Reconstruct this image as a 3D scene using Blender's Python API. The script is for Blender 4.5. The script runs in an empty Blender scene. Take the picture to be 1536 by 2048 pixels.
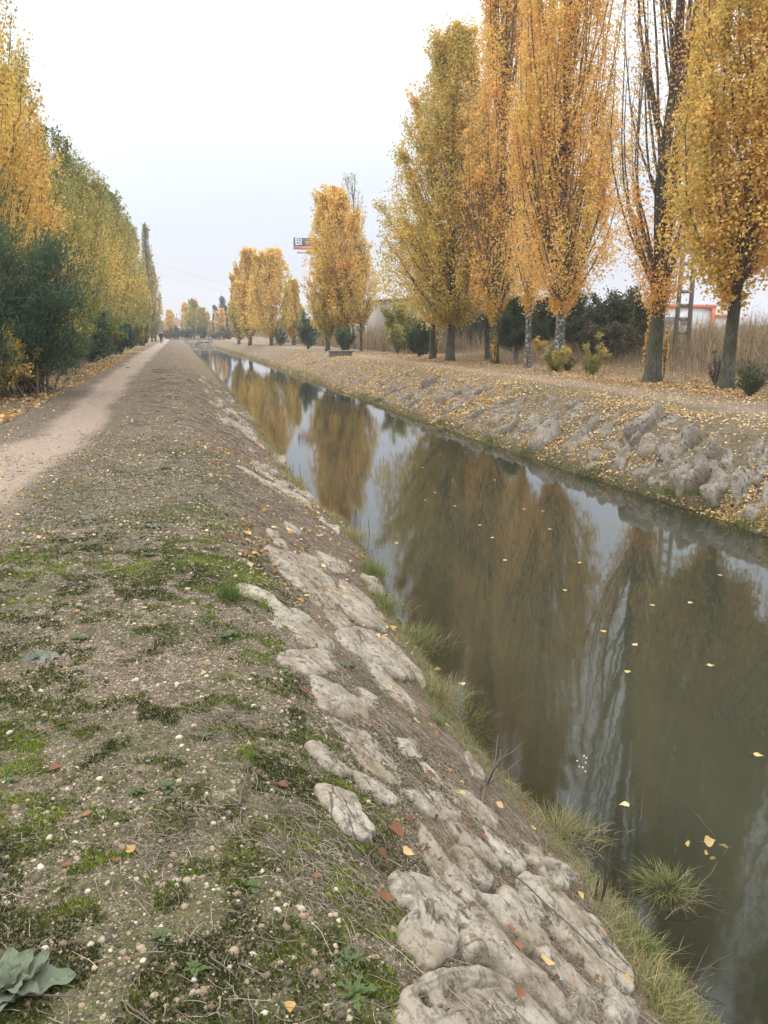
import bpy, bmesh, math, random
import numpy as np
from mathutils import Vector, Matrix

# ------------------------------------------------------------------ camera, world, light
S = bpy.context.scene
COL = S.collection
f_px = 1597.0
PITCH = math.atan(359 / f_px)
YAW = math.atan(418 * math.cos(PITCH) / f_px)
CAM = np.array([0, 0, 1.6])
FW = np.array([math.sin(YAW) * math.cos(PITCH), math.cos(YAW) * math.cos(PITCH), -math.sin(PITCH)])
RT = np.array([math.cos(YAW), -math.sin(YAW), 0])
UP = np.cross(RT, FW)
cam = bpy.data.cameras.new('camera')
cam.sensor_fit = 'VERTICAL'; cam.sensor_height = 36; cam.lens = f_px / 2048 * 36
cam.clip_start = 0.05; cam.clip_end = 4000
co = bpy.data.objects.new('camera', cam); COL.objects.link(co)
co.matrix_world = Matrix(((RT[0], UP[0], -FW[0], 0), (RT[1], UP[1], -FW[1], 0), (RT[2], UP[2], -FW[2], 1.6), (0, 0, 0, 1)))
S.camera = co
S.view_settings.view_transform = 'Standard'; S.view_settings.look = 'None'
S.view_settings.exposure = 0.12; S.view_settings.gamma = 1.0
S.view_settings.use_curve_mapping = False
S.render.engine = 'CYCLES'
S.cycles.max_bounces = 9; S.cycles.diffuse_bounces = 6; S.cycles.transmission_bounces = 6; S.cycles.volume_bounces = 1; S.cycles.transparent_max_bounces = 12
S.cycles.use_denoising = True

SUN_EL, SUN_AZ = math.radians(48), math.radians(-60)      # high, behind the left shoulder, veiled
w = bpy.data.worlds.new('World'); S.world = w; w.use_nodes = True
nt = w.node_tree; nt.nodes.clear(); N = nt.nodes; LK = nt.links
out = N.new('ShaderNodeOutputWorld')
sky = N.new('ShaderNodeTexSky'); sky.sky_type = 'NISHITA'; sky.sun_disc = False
sky.sun_elevation = SUN_EL; sky.sun_rotation = SUN_AZ; sky.air_density = 1.0; sky.dust_density = 4.0
bg1 = N.new('ShaderNodeBackground'); bg1.inputs['Strength'].default_value = 0.05 * 0.6
LK.new(sky.outputs[0], bg1.inputs['Color'])
tc = N.new('ShaderNodeTexCoord'); sep = N.new('ShaderNodeSeparateXYZ')
LK.new(tc.outputs['Generated'], sep.inputs[0])
mp = N.new('ShaderNodeMapping'); mp.inputs['Scale'].default_value = (1.2, 1.2, 5)
LK.new(tc.outputs['Generated'], mp.inputs[0])
cn = N.new('ShaderNodeTexNoise'); cn.inputs['Scale'].default_value = 1.6; cn.inputs['Detail'].default_value = 4
LK.new(mp.outputs[0], cn.inputs['Vector'])
ad = N.new('ShaderNodeMath'); ad.operation = 'MULTIPLY_ADD'; ad.inputs[1].default_value = 0.12; 
LK.new(cn.outputs[0], ad.inputs[0])
sb = N.new('ShaderNodeMath'); sb.operation = 'SUBTRACT'; sb.inputs[1].default_value = 0.06
LK.new(sep.outputs['Z'], sb.inputs[0]); LK.new(sb.outputs[0], ad.inputs[2])
rp = N.new('ShaderNodeValToRGB'); cr = rp.color_ramp
st = [(0.0, (.200, .214, .252)), (0.07, (.212, .228, .266)), (0.18, (.262, .281, .308)), (0.30, (.41, .424, .436)), (0.55, (.72, .72, .715)), (1.0, (1.0, .99, .975))]
cr.elements[0].position = 0; cr.elements[0].color = (*st[0][1], 1)
cr.elements[1].position = 1; cr.elements[1].color = (*st[-1][1], 1)
for p_, c_ in st[1:-1]:
    e_ = cr.elements.new(p_); e_.color = (*c_, 1)
LK.new(ad.outputs[0], rp.inputs[0])
bg2 = N.new('ShaderNodeBackground'); bg2.inputs['Strength'].default_value = 2.75
LK.new(rp.outputs[0], bg2.inputs['Color'])
ash = N.new('ShaderNodeAddShader'); LK.new(bg1.outputs[0], ash.inputs[0]); LK.new(bg2.outputs[0], ash.inputs[1])
LK.new(ash.outputs[0], out.inputs['Surface'])
sl = bpy.data.lights.new('sun', 'SUN'); sl.energy = 0.7; sl.angle = math.radians(30); sl.color = (1, .95, .88)
so = bpy.data.objects.new('sun', sl); COL.objects.link(so)
so.rotation_euler = (math.pi / 2 - SUN_EL, 0, math.pi + math.atan2(math.sin(SUN_AZ), math.cos(SUN_AZ)) * -1 + 0)
sd = Vector((math.sin(SUN_AZ) * math.cos(SUN_EL), math.cos(SUN_AZ) * math.cos(SUN_EL), math.sin(SUN_EL)))
so.rotation_euler = sd.to_track_quat('Z', 'Y').to_euler()

# ------------------------------------------------------------------ numbers: rays, noise, terrain
def ray(px, py):
    return FW + RT * (px - 768) / f_px + UP * (1024 - py) / f_px
def at(px, py, z=0.0):
    d = ray(px, py); return CAM + d * (z - 1.6) / d[2]
def at_y(px, py, Y):
    d = ray(px, py); return CAM + d * Y / d[1]
def depth(P):
    return float((np.array(P) - CAM) @ FW)
def h_for(X, Y, py):                      # world z at (X,Y) that shows at picture row py
    lo, hi = -5, 80
    for _ in range(50):
        m = (lo + hi) / 2
        v = np.array([X, Y, m]) - CAM
        if 1024 - f_px * (v @ UP) / (v @ FW) > py: lo = m
        else: hi = m
    return m

def _h(ix, iy, iz, seed):
    n = (ix.astype(np.uint32) * np.uint32(374761393) + iy.astype(np.uint32) * np.uint32(668265263)
         + iz.astype(np.uint32) * np.uint32(2147483647) + np.uint32(seed * 362437 + 12345))
    n = (n ^ (n >> np.uint32(13))) * np.uint32(1274126177)
    n = n ^ (n >> np.uint32(16))
    return n.astype(np.float64) / 4294967295.0
def vn(x, y, z=0.0, seed=0):
    x, y, z = np.broadcast_arrays(np.asarray(x, float), np.asarray(y, float), np.asarray(z, float))
    fx, fy, fz = np.floor(x), np.floor(y), np.floor(z)
    ix, iy, iz = fx.astype(np.int64), fy.astype(np.int64), fz.astype(np.int64)
    u, v, t = x - fx, y - fy, z - fz
    u = u * u * (3 - 2 * u); v = v * v * (3 - 2 * v); t = t * t * (3 - 2 * t)
    r = 0
    for dx in (0, 1):
        for dy in (0, 1):
            for dz in (0, 1):
                r = r + _h(ix + dx, iy + dy, iz + dz, seed) * (u if dx else 1 - u) * (v if dy else 1 - v) * (t if dz else 1 - t)
    return r * 2 - 1
def fbm(x, y, z=0.0, o=4, seed=0, g=0.5):
    r = 0; a = 1.0; s = 0
    for k in range(o):
        r = r + a * vn(np.asarray(x) * 2 ** k, np.asarray(y) * 2 ** k, np.asarray(z) * 2 ** k, seed + k); s += a; a *= g
    return r / s
def sstep(a, b, x):
    t = np.clip((np.asarray(x, float) - a) / (b - a), 0, 1); return t * t * (3 - 2 * t)

WZ = -1.2                                  # water level
def fL(Y): return np.interp(Y, [0, 2.5, 5, 6.5, 8, 10, 12, 14, 20, 37, 60, 120, 185], [2.0, 1.98, 1.9, 1.93, 2.12, 2.3, 2.25, 2.1, 2.2, 2.45, 2.6, 2.65, 3.0]) + .05 * np.sin(np.asarray(Y) * 2.3) * (np.asarray(Y) < 30)
def fCL(Y): return np.interp(Y, [0, 5, 11, 24, 50, 90, 185], [.42, .4, .36, .2, .1, .05, .4])
def fR(Y): return np.interp(Y, [0, 9, 13, 20, 30, 54, 94, 185], [7.9, 7.95, 7.85, 7.6, 7.55, 7.85, 7.9, 7.1])
def fCR(Y): return np.interp(Y, [0, 11, 15, 22, 33, 55, 90, 185], [9.5, 9.5, 9.8, 10.3, 10.6, 10.6, 10.3, 9.0])
def base_z(X, Y):
    X = np.asarray(X, float); Y = np.asarray(Y, float)
    L, CL, R, CR = fL(Y), fCL(Y), fR(Y), fCR(Y)
    tl = (X - CL) / (L - CL); tr = (CR - X) / (CR - R)
    k = 9.0
    sp = lambda t: np.where(t * k > 30, t, np.log1p(np.exp(np.clip(t * k, -40, 30))) / k)
    dl = 1.2 * sp(tl); dr = 1.2 * sp(tr)
    z = -np.minimum(np.minimum(dl, dr), 2.1)
    z = np.where(Y > 186, z * (1 - sstep(186, 190, Y)), z)
    z = z + 1.0 * sstep(20, 30, X) * (1 - sstep(70, 95, Y)) * sstep(-4, 8, Y)
    z = z + .25 * sstep(-4.6, -6.5, X) * (Y < 300)
    return z
def ground_z(X, Y):
    X = np.asarray(X, float); Y = np.asarray(Y, float)
    z = base_z(X, Y)
    d = np.sqrt(X ** 2 + Y ** 2)
    pth = path_w(X, Y)
    z = z + .03 * fbm(X * .9, Y * .9, 0, 3, 5) * (1 - .6 * pth)
    z = z + .013 * fbm(X * 7, Y * 7, 0, 3, 9) * (1 - pth) * np.clip(14 / (d + 1), 0, 1)
    z = z - .035 * pth
    slope = sstep(.5, 1.0, X) * (1 - sstep(fL(Y), fL(Y) + .2, X))
    z = z + .04 * fbm(X * 3, Y * 1.2, 0, 3, 31) * slope
    sr = sstep(fR(Y) - .1, fR(Y) + .3, X) * (1 - sstep(fCR(Y) - .3, fCR(Y) + .3, X))
    z = z + (.10 * fbm(X * 1.5, Y * 1.5, 0, 3, 33) + .05 * fbm(X * 5, Y * 5, 0, 2, 34)) * sr
    return z
def path_w(X, Y):
    c = np.interp(Y, [0, 8, 15, 30, 70, 126, 300], [-2.6, -2.35, -1.8, -2.1, -2.2, -2.0, -1.5])
    hw = np.interp(Y, [0, 8, 15, 30, 70], [1.05, .7, .38, .46, .65])
    X = np.asarray(X, float); Y = np.asarray(Y, float)
    d = np.abs(X - c) + .22 * fbm(X * 1.5, Y * .8, 0, 3, 77)
    return 1 - sstep(hw * .5, hw * 1.6, d)
def ray_ground(px, py):
    d = ray(px, py); t0 = .5
    for i in range(4000):
        t1 = t0 * 1.004 + .002
        P = CAM + d * t1
        if P[2] < float(base_z(P[0], P[1])): break
        t0 = t1
    lo, hi = t0, t1
    for _ in range(25):
        m = (lo + hi) / 2; P = CAM + d * m
        if P[2] < float(base_z(P[0], P[1])): hi = m
        else: lo = m
    return CAM + d * hi

# ------------------------------------------------------------------ object helpers
def tag(o, label=None, cat=None, group=None, kind=None):
    if label: o['label'] = label
    if cat: o['category'] = cat
    if group: o['group'] = group
    if kind: o['kind'] = kind
    return o
def empty(name, loc, label=None, cat=None, group=None, rz=0):
    o = bpy.data.objects.new(name, None); o.location = [float(v) for v in loc]; o.rotation_euler = (0, 0, rz)
    o.empty_display_size = .2
    COL.objects.link(o); return tag(o, label, cat, group)
class Geo:
    """collects vertex / face arrays with per-vertex attributes"""
    def __init__(s): s.v = []; s.f = []; s.a = {}; s.n = 0
    def add(s, v, f, **attrs):
        v = np.asarray(v, float).reshape(-1, 3); f = np.asarray(f, np.int64)
        s.v.append(v); s.f.append(f + s.n)
        for k in set(list(attrs) + list(s.a)):
            lst = s.a.setdefault(k, [np.zeros(s.n)] if s.n else [])
            val = attrs.get(k, 0.0)
            lst.append(np.broadcast_to(np.asarray(val, float), (len(v),)).copy())
        s.n += len(v)
    def mesh(s, name, mat, smooth=False):
        me = bpy.data.meshes.new(name)
        v = np.concatenate(s.v) if s.v else np.zeros((0, 3))
        me.vertices.add(len(v)); me.vertices.foreach_set('co', v.astype(np.float32).ravel())
        tot = np.concatenate([np.full(len(f), f.shape[1], np.int32) for f in s.f]) if s.f else np.zeros(0, np.int32)
        loops = np.concatenate([f.ravel() for f in s.f]).astype(np.int32)
        me.loops.add(len(loops)); me.loops.foreach_set('vertex_index', loops)
        me.polygons.add(len(tot))
        start = np.concatenate([[0], np.cumsum(tot)[:-1]]).astype(np.int32)
        me.polygons.foreach_set('loop_start', start); me.polygons.foreach_set('loop_total', tot)
        if smooth: me.polygons.foreach_set('use_smooth', np.ones(len(tot), bool))
        me.update(calc_edges=True)
        for k, lst in s.a.items():
            at_ = me.attributes.new(k, 'FLOAT', 'POINT'); at_.data.foreach_set('value', np.concatenate(lst).astype(np.float32))
        me.materials.append(mat)
        return me
    def obj(s, name, mat, parent=None, smooth=False, loc=None):
        o = bpy.data.objects.new(name, s.mesh(name, mat, smooth)); COL.objects.link(o)
        if parent is not None: o.parent = parent
        if loc is not None: o.location = [float(q) for q in loc]
        return o
def unit(v): return v / (np.linalg.norm(v, axis=-1, keepdims=True) + 1e-9)
def tubes(P, Rad, k=5):
    """P (M,n,3), Rad (M,n) -> verts, quad faces"""
    P = np.asarray(P, float); M, n, _ = P.shape
    T = unit(np.gradient(P, axis=1)); ref = unit(np.array([.31, .23, .05]) + 0 * T)
    ref = np.where(np.abs((T * ref).sum(-1, keepdims=True)) > .9, np.array([0, 0, 1.0]), ref)
    A = unit(np.cross(T, ref)); B = np.cross(T, A)
    th = np.arange(k) * 2 * math.pi / k
    V = P[:, :, None] + np.asarray(Rad)[:, :, None, None] * (A[:, :, None] * np.cos(th)[None, None, :, None] + B[:, :, None] * np.sin(th)[None, None, :, None])
    idx = np.arange(M * n * k).reshape(M, n, k)
    a = idx[:, :-1]; b = idx[:, 1:]
    F = np.stack([a, np.roll(a, -1, 2), np.roll(b, -1, 2), b], -1).reshape(-1, 4)
    return V.reshape(-1, 3), F
def rand_frames(rng, n, up=0.0):
    nrm = rng.normal(size=(n, 3)); nrm[:, 2] += up; nrm = unit(nrm)
    t = unit(np.cross(nrm, rng.normal(size=(n, 3)))); b = np.cross(nrm, t)
    return nrm, t, b
def leaf_quads(rng, P, size, aspect=.75, up=0.0, tdir=None):
    n = len(P); nrm, t, b = rand_frames(rng, n, up)
    if tdir is not None:
        t = unit(tdir + .45 * rng.normal(size=(n, 3))); b = unit(np.cross(t, rng.normal(size=(n, 3)))); nrm = np.cross(t, b)
    s = np.asarray(size).reshape(-1, 1) * np.ones((n, 1))
    f = .16 * s * nrm
    V = np.stack([P - t * s * .5, P + b * s * aspect * .5 + f, P + t * s * .55, P - b * s * aspect * .5 + f], 1)
    return V.reshape(-1, 3), np.arange(4 * n).reshape(n, 4)
def box_v(x0, x1, y0, y1, z0, z1):
    v = [(x, y, z) for x in (x0, x1) for y in (y0, y1) for z in (z0, z1)]
    f = [(0, 1, 3, 2), (4, 6, 7, 5), (0, 4, 5, 1), (2, 3, 7, 6), (0, 2, 6, 4), (1, 5, 7, 3)]
    return np.array(v, float), np.array(f)

# ------------------------------------------------------------------ materials
class MT:
    def __init__(s, name):
        s.m = bpy.data.materials.new(name); s.m.use_nodes = True; s.t = s.m.node_tree; s.t.nodes.clear()
        s.out = s.t.nodes.new('ShaderNodeOutputMaterial')
    def n(s, typ, **kw):
        nd = s.t.nodes.new(typ)
        for k, v in kw.items():
            if hasattr(nd, k) and k != 'inputs': setattr(nd, k, v)
        return nd
    def l(s, a, b): s.t.links.new(a, b)
    def attr(s, name):
        a = s.n('ShaderNodeAttribute'); a.attribute_name = name; return a.outputs['Fac']
    def pos(s): return s.n('ShaderNodeNewGeometry').outputs['Position']
    def objc(s): return s.n('ShaderNodeTexCoord').outputs['Object']
    def noise(s, vec, scale, detail=4, rough=.5, dist=0.0):
        nd = s.n('ShaderNodeTexNoise'); nd.inputs['Scale'].default_value = scale; nd.inputs['Detail'].default_value = detail
        nd.inputs['Roughness'].default_value = rough; nd.inputs['Distortion'].default_value = dist
        if vec is not None: s.l(vec, nd.inputs['Vector'])
        return nd.outputs['Fac']
    def vor(s, vec, scale, feature='F1', outn='Distance', rnd=1.0):
        nd = s.n('ShaderNodeTexVoronoi'); nd.feature = feature; nd.inputs['Scale'].default_value = scale
        nd.inputs['Randomness'].default_value = rnd
        s.l(vec, nd.inputs['Vector']); return nd.outputs[outn]
    def ramp(s, fac, stops, interp='LINEAR'):
        nd = s.n('ShaderNodeValToRGB'); c = nd.color_ramp; c.interpolation = interp
        c.elements[0].position = stops[0][0]; c.elements[0].color = (*stops[0][1], 1)
        c.elements[1].position = stops[-1][0]; c.elements[1].color = (*stops[-1][1], 1)
        for p_, q in stops[1:-1]:
            e_ = c.elements.new(p_); e_.color = (*q, 1)
        s.l(fac, nd.inputs[0]); return nd.outputs[0]
    def gray(s, fac, a, b, lo=0.0, hi=1.0):
        nd = s.n('ShaderNodeMapRange'); nd.inputs[1].default_value = a; nd.inputs[2].default_value = b
        nd.inputs[3].default_value = lo; nd.inputs[4].default_value = hi
        s.l(fac, nd.inputs[0]); return nd.outputs[0]
    def math(s, op, a, b=None, c=None):
        nd = s.n('ShaderNodeMath'); nd.operation = op
        for i, q in enumerate((a, b, c)):
            if q is None: continue
            if isinstance(q, (int, float)): nd.inputs[i].default_value = q
            else: s.l(q, nd.inputs[i])
        return nd.outputs[0]
    def mix(s, fac, a, b, mode='MIX'):
        nd = s.n('ShaderNodeMix'); nd.data_type = 'RGBA'; nd.blend_type = mode
        for i, q in ((0, fac), (6, a), (7, b)):
            if isinstance(q, (int, float)): nd.inputs[i].default_value = q
            elif isinstance(q, tuple): nd.inputs[i].default_value = (*q, 1)
            else: s.l(q, nd.inputs[i])
        return nd.outputs[2]
    def bsdf(s, col, rough=.9, bump=None, bstr=.5, bdist=.01, spec=.3, metal=0.0):
        p_ = s.n('ShaderNodeBsdfPrincipled')
        if isinstance(col, tuple): p_.inputs['Base Color'].default_value = (*col, 1)
        else: s.l(col, p_.inputs['Base Color'])
        if isinstance(rough, (int, float)): p_.inputs['Roughness'].default_value = rough
        else: s.l(rough, p_.inputs['Roughness'])
        p_.inputs['Specular IOR Level'].default_value = spec; p_.inputs['Metallic'].default_value = metal
        if bump is not None:
            b = s.n('ShaderNodeBump'); b.inputs['Strength'].default_value = bstr; b.inputs['Distance'].default_value = bdist
            s.l(bump, b.inputs['Height']); s.l(b.outputs[0], p_.inputs['Normal'])
        s.l(p_.outputs[0], s.out.inputs['Surface']); return p_
def foliage_mat(name, stops, transl=.35, rough=.7, objrand=False):
    m = MT(name)
    fac = m.attr('tint')
    if objrand:
        fac = m.n('ShaderNodeObjectInfo').outputs['Random']
    c = m.ramp(fac, stops)
    v = m.gray(m.attr('val'), 0, 1, .72, 1.3) if not objrand else m.gray(fac, 0, 1, 1, 1)
    c = m.mix(1.0, c, v, 'MULTIPLY')
    d = m.n('ShaderNodeBsdfPrincipled'); m.l(c, d.inputs['Base Color']); d.inputs['Roughness'].default_value = rough
    d.inputs['Specular IOR Level'].default_value = .25
    t = m.n('ShaderNodeBsdfTranslucent'); m.l(c, t.inputs['Color'])
    x = m.n('ShaderNodeMixShader'); x.inputs[0].default_value = transl
    m.l(d.outputs[0], x.inputs[1]); m.l(t.outputs[0], x.inputs[2]); m.l(x.outputs[0], m.out.inputs['Surface'])
    return m.m
POP = [(0, (.08, .12, .045)), (.25, (.23, .26, .08)), (.45, (.46, .41, .13)), (.62, (.74, .55, .15)), (.8, (.86, .59, .20)), (1.0, (.82, .47, .18))]
m_pop = foliage_mat('poplar_leaf', POP, .45)
m_willow = foliage_mat('willow_leaf', [(0, (.035, .07, .04)), (.5, (.085, .15, .08)), (1, (.22, .29, .15))], .35)
m_dark = foliage_mat('evergreen_leaf', [(0, (.02, .035, .018)), (.5, (.05, .075, .035)), (1, (.12, .14, .06))], .2)
m_brush = foliage_mat('brush_leaf', [(0, (.085, .075, .045)), (.5, (.17, .145, .085)), (1, (.27, .235, .14))], .25)
m_grass = foliage_mat('grass_blade', [(0, (.05, .11, .02)), (.35, (.12, .17, .04)), (.6, (.24, .22, .09)), (1, (.42, .33, .19))], .3)
m_reed = foliage_mat('dry_reed', [(0, (.13, .095, .055)), (.5, (.27, .20, .115)), (1, (.42, .33, .21))], .2)
m_litter = foliage_mat('litter_leaf', [(0, (.13, .06, .035)), (.3, (.32, .15, .075)), (.55, (.54, .35, .11)), (.8, (.62, .48, .25)), (1, (.68, .59, .41))], .25)
m_moss = foliage_mat('moss', [(0, (.035, .042, .012)), (.5, (.10, .125, .02)), (1, (.22, .29, .035))], .3, .9)
m_herb = foliage_mat('herb_leaf', [(0, (.022, .035, .014)), (.4, (.07, .10, .035)), (.7, (.14, .15, .075)), (1, (.28, .26, .18))], .25)
m_straw = foliage_mat('straw', [(0, (.06, .045, .035)), (.5, (.20, .16, .12)), (1, (.44, .38, .30))], .1)

def bark_mat(name, a, b, green=.0, white=False):
    m = MT(name); p_ = m.objc()
    mpn = m.n('ShaderNodeMapping'); mpn.inputs['Scale'].default_value = (1, 1, .25); m.l(p_, mpn.inputs[0])
    n1 = m.noise(mpn.outputs[0], 22, 5, .65); c = m.mix(m.gray(n1, .35, .65), a, b)
    if green: c = m.mix(m.math('MULTIPLY', m.gray(m.noise(p_, 1.8, 3), .35, .6), green), c, (.045, .06, .028))
    if white:
        n2 = m.noise(p_, 9, 4, .7); c = m.mix(m.gray(n2, .53, .58), c, (.40, .38, .34))
    m.bsdf(c, .95, n1, .9, .03); return m.m
m_bark = bark_mat('mossy_bark', (.04, .035, .03), (.16, .145, .12), .7)
m_bark_g = bark_mat('grey_bark', (.07, .06, .055), (.20, .18, .16), .2)
m_bark_w = bark_mat('white_bark', (.05, .045, .04), (.17, .155, .13), .25, True)
m_twig = bark_mat('twig_bark', (.085, .068, .058), (.21, .175, .15))

def simple(name, col, rough=.8, nscale=0, amt=.15, metal=0, spec=.3):
    m = MT(name)
    if nscale:
        n1 = m.noise(m.objc(), nscale, 5, .6)
        c = m.mix(m.gray(n1, .3, .7), tuple(x * (1 - amt) for x in col), tuple(min(1, x * (1 + amt)) for x in col))
        m.bsdf(c, rough, n1, .3, .01, spec, metal)
    else: m.bsdf(col, rough, spec=spec, metal=metal)
    return m.m
def stone_mat(name, base, dark, light, objrand=False):
    m = MT(name); p_ = m.pos()
    mpn = m.n('ShaderNodeMapping'); mpn.inputs['Scale'].default_value = (1.1, .8, 1.0); mpn.inputs['Rotation'].default_value = (0, 0, .15); m.l(p_, mpn.inputs[0])
    big = m.noise(mpn.outputs[0], 5, 5, .6, .8); fine = m.noise(p_, 60, 6, .7); mid = m.noise(mpn.outputs[0], 22, 5, .65, .5)
    c = m.mix(m.gray(big, .38, .62), base, light)
    c = m.mix(m.gray(mid, .50, .66), c, dark)
    c = m.mix(m.math('MULTIPLY', m.gray(m.noise(p_, 3.3, 4), .5, .68), .55), c, (.20, .145, .075))        # ochre stain
    c = m.mix(m.math('MULTIPLY', m.gray(m.noise(p_, 9, 5, .7), .58, .68), .7), c, (.07, .075, .03))     # moss film
    c = m.mix(m.gray(fine, .25, .5, .35, 0), c, (.04, .035, .03))
    c = m.mix(m.gray(fine, .62, .75, 0, .4), c, (.55, .52, .46))
    pits = m.gray(m.vor(p_, 48), .05, .16, 1, 0)
    c = m.mix(m.math('MULTIPLY', pits, m.gray(m.noise(p_, 11, 2), .55, .62)), c, (.05, .04, .03))
    mf = m.n('ShaderNodeMapping'); mf.inputs['Scale'].default_value = (5, 1.6, 5); mf.inputs['Rotation'].default_value = (0, 0, -.25); m.l(p_, mf.inputs[0])
    fis = m.gray(m.math('ABSOLUTE', m.math('SUBTRACT', m.noise(mf.outputs[0], 1.0, 5, .6, .6), .5)), .0, .022, 1, 0)
    fis = m.math('MULTIPLY', fis, m.gray(m.noise(p_, 6, 2), .50, .60))
    c = m.mix(m.math('MULTIPLY', fis, .85), c, (.06, .048, .035))
    h = m.math('SUBTRACT', m.math('ADD', m.math('MULTIPLY', mid, 1.2), m.math('MULTIPLY', fine, .7)), m.math('MULTIPLY', fis, .8))
    h = m.math('SUBTRACT', h, m.math('MULTIPLY', pits, .3))
    m.bsdf(c, .9, h, .8, .015, .25); return m.m
m_stone = stone_mat('limestone', (.265, .222, .17), (.125, .10, .072), (.41, .37, .305))
m_stone2 = stone_mat('bank_stone', (.20, .175, .14), (.085, .072, .052), (.30, .27, .23))

# ground: soil, gravel, moss, trodden path, leaf litter driven by painted-in-code masks
def ground_mat():
    m = MT('ground_soil'); p_ = m.pos()
    pth, moss, lit, dry, wet = (m.attr(k) for k in ('path', 'moss', 'litter', 'dry', 'wet'))
    nf = m.noise(p_, 130, 4, .7); nm = m.noise(p_, 14, 5, .65); nl = m.noise(p_, 2.2, 5, .6)
    soil = m.mix(m.gray(m.noise(p_, 38, 5, .75), .38, .62), (.040, .029, .02), (.17, .13, .095))
    soil = m.mix(m.gray(m.noise(p_, 7, 5, .7), .5, .62), soil, (.045, .034, .022))
    # gravel cells of two sizes
    v1 = m.n('ShaderNodeTexVoronoi'); v1.inputs['Scale'].default_value = 75; m.l(p_, v1.inputs['Vector'])
    v2 = m.n('ShaderNodeTexVoronoi'); v2.inputs['Scale'].default_value = 160; m.l(p_, v2.inputs['Vector'])
    def peb(v):
        hs = m.n('ShaderNodeSeparateColor'); m.l(v.outputs['Color'], hs.inputs[0])
        return m.ramp(hs.outputs[0], [(0, (.11, .08, .06)), (.35, (.22, .165, .12)), (.6, (.34, .28, .215)), (.85, (.45, .395, .31)), (1, (.58, .54, .46))]), hs.outputs[1]
    c1, k1 = peb(v1); c2, k2 = peb(v2)
    g = m.mix(m.gray(v2.outputs['Distance'], .25, .5), c2, soil)
    g = m.mix(m.math('MULTIPLY', m.gray(v1.outputs['Distance'], .45, .30), m.gray(k1, .45, .5)), g, c1)
    bare = m.gray(m.math('ADD', nm, m.math('MULTIPLY', nl, .8)), .75, 1.05)
    g = m.mix(m.math('MULTIPLY', bare, .45), g, soil)
    green = m.mix(m.gray(m.noise(p_, 42, 5, .75), .38, .62), (.020, .022, .010), (.115, .125, .042))
    gm = m.math('MULTIPLY', m.gray(m.math('ADD', moss, m.math('ADD', m.math('MULTIPLY', nm, 1.3), m.math('MULTIPLY', nl, .6))), 1.2, 1.6), .68)
    c = m.mix(gm, g, green)
    tan = m.mix(m.gray(nf, .3, .7), (.10, .075, .048), (.26, .20, .13))
    dm = m.gray(m.math('ADD', dry, m.math('MULTIPLY', nm, .8)), .75, 1.1)
    c = m.mix(dm, c, tan)
    pc = m.mix(m.gray(nm, .3, .7), (.27, .205, .16), (.37, .295, .235)); pc = m.mix(m.gray(nf, .5, .75, 0, .6), pc, (.42, .36, .29))
    pm = m.math('MULTIPLY', m.gray(m.math('ADD', pth, m.math('MULTIPLY', m.math('SUBTRACT', m.noise(p_, 40, 4, .7), .5), 1.6)), .2, 1.0), .9)
    c = m.mix(pm, c, pc)
    # fallen leaves too far off to tell apart
    vl = m.n('ShaderNodeTexVoronoi'); vl.inputs['Scale'].default_value = 15; m.l(p_, vl.inputs['Vector'])
    ls = m.n('ShaderNodeSeparateColor'); m.l(vl.outputs['Color'], ls.inputs[0])
    lc = m.ramp(ls.outputs[0], [(0, (.20, .10, .045)), (.3, (.34, .19, .07)), (.6, (.50, .33, .13)), (1, (.58, .45, .24))])
    lm = m.math('MULTIPLY', m.gray(vl.outputs['Distance'], .42, .36), m.gray(m.math('SUBTRACT', lit, ls.outputs[1]), -.02, .02))
    c = m.mix(lm, c, lc)
    c = m.mix(m.math('MULTIPLY', wet, .75), c, (.035, .03, .018))
    hgt = m.math('ADD', m.math('MULTIPLY', m.gray(v1.outputs['Distance'], 0, .5, 1, 0), .6), m.math('ADD', m.math('MULTIPLY', nm, 1.2), m.math('MULTIPLY', nf, .35)))
    m.bsdf(c, .95, hgt, .8, .012, .2)
    return m.m
m_ground = ground_mat()

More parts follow.
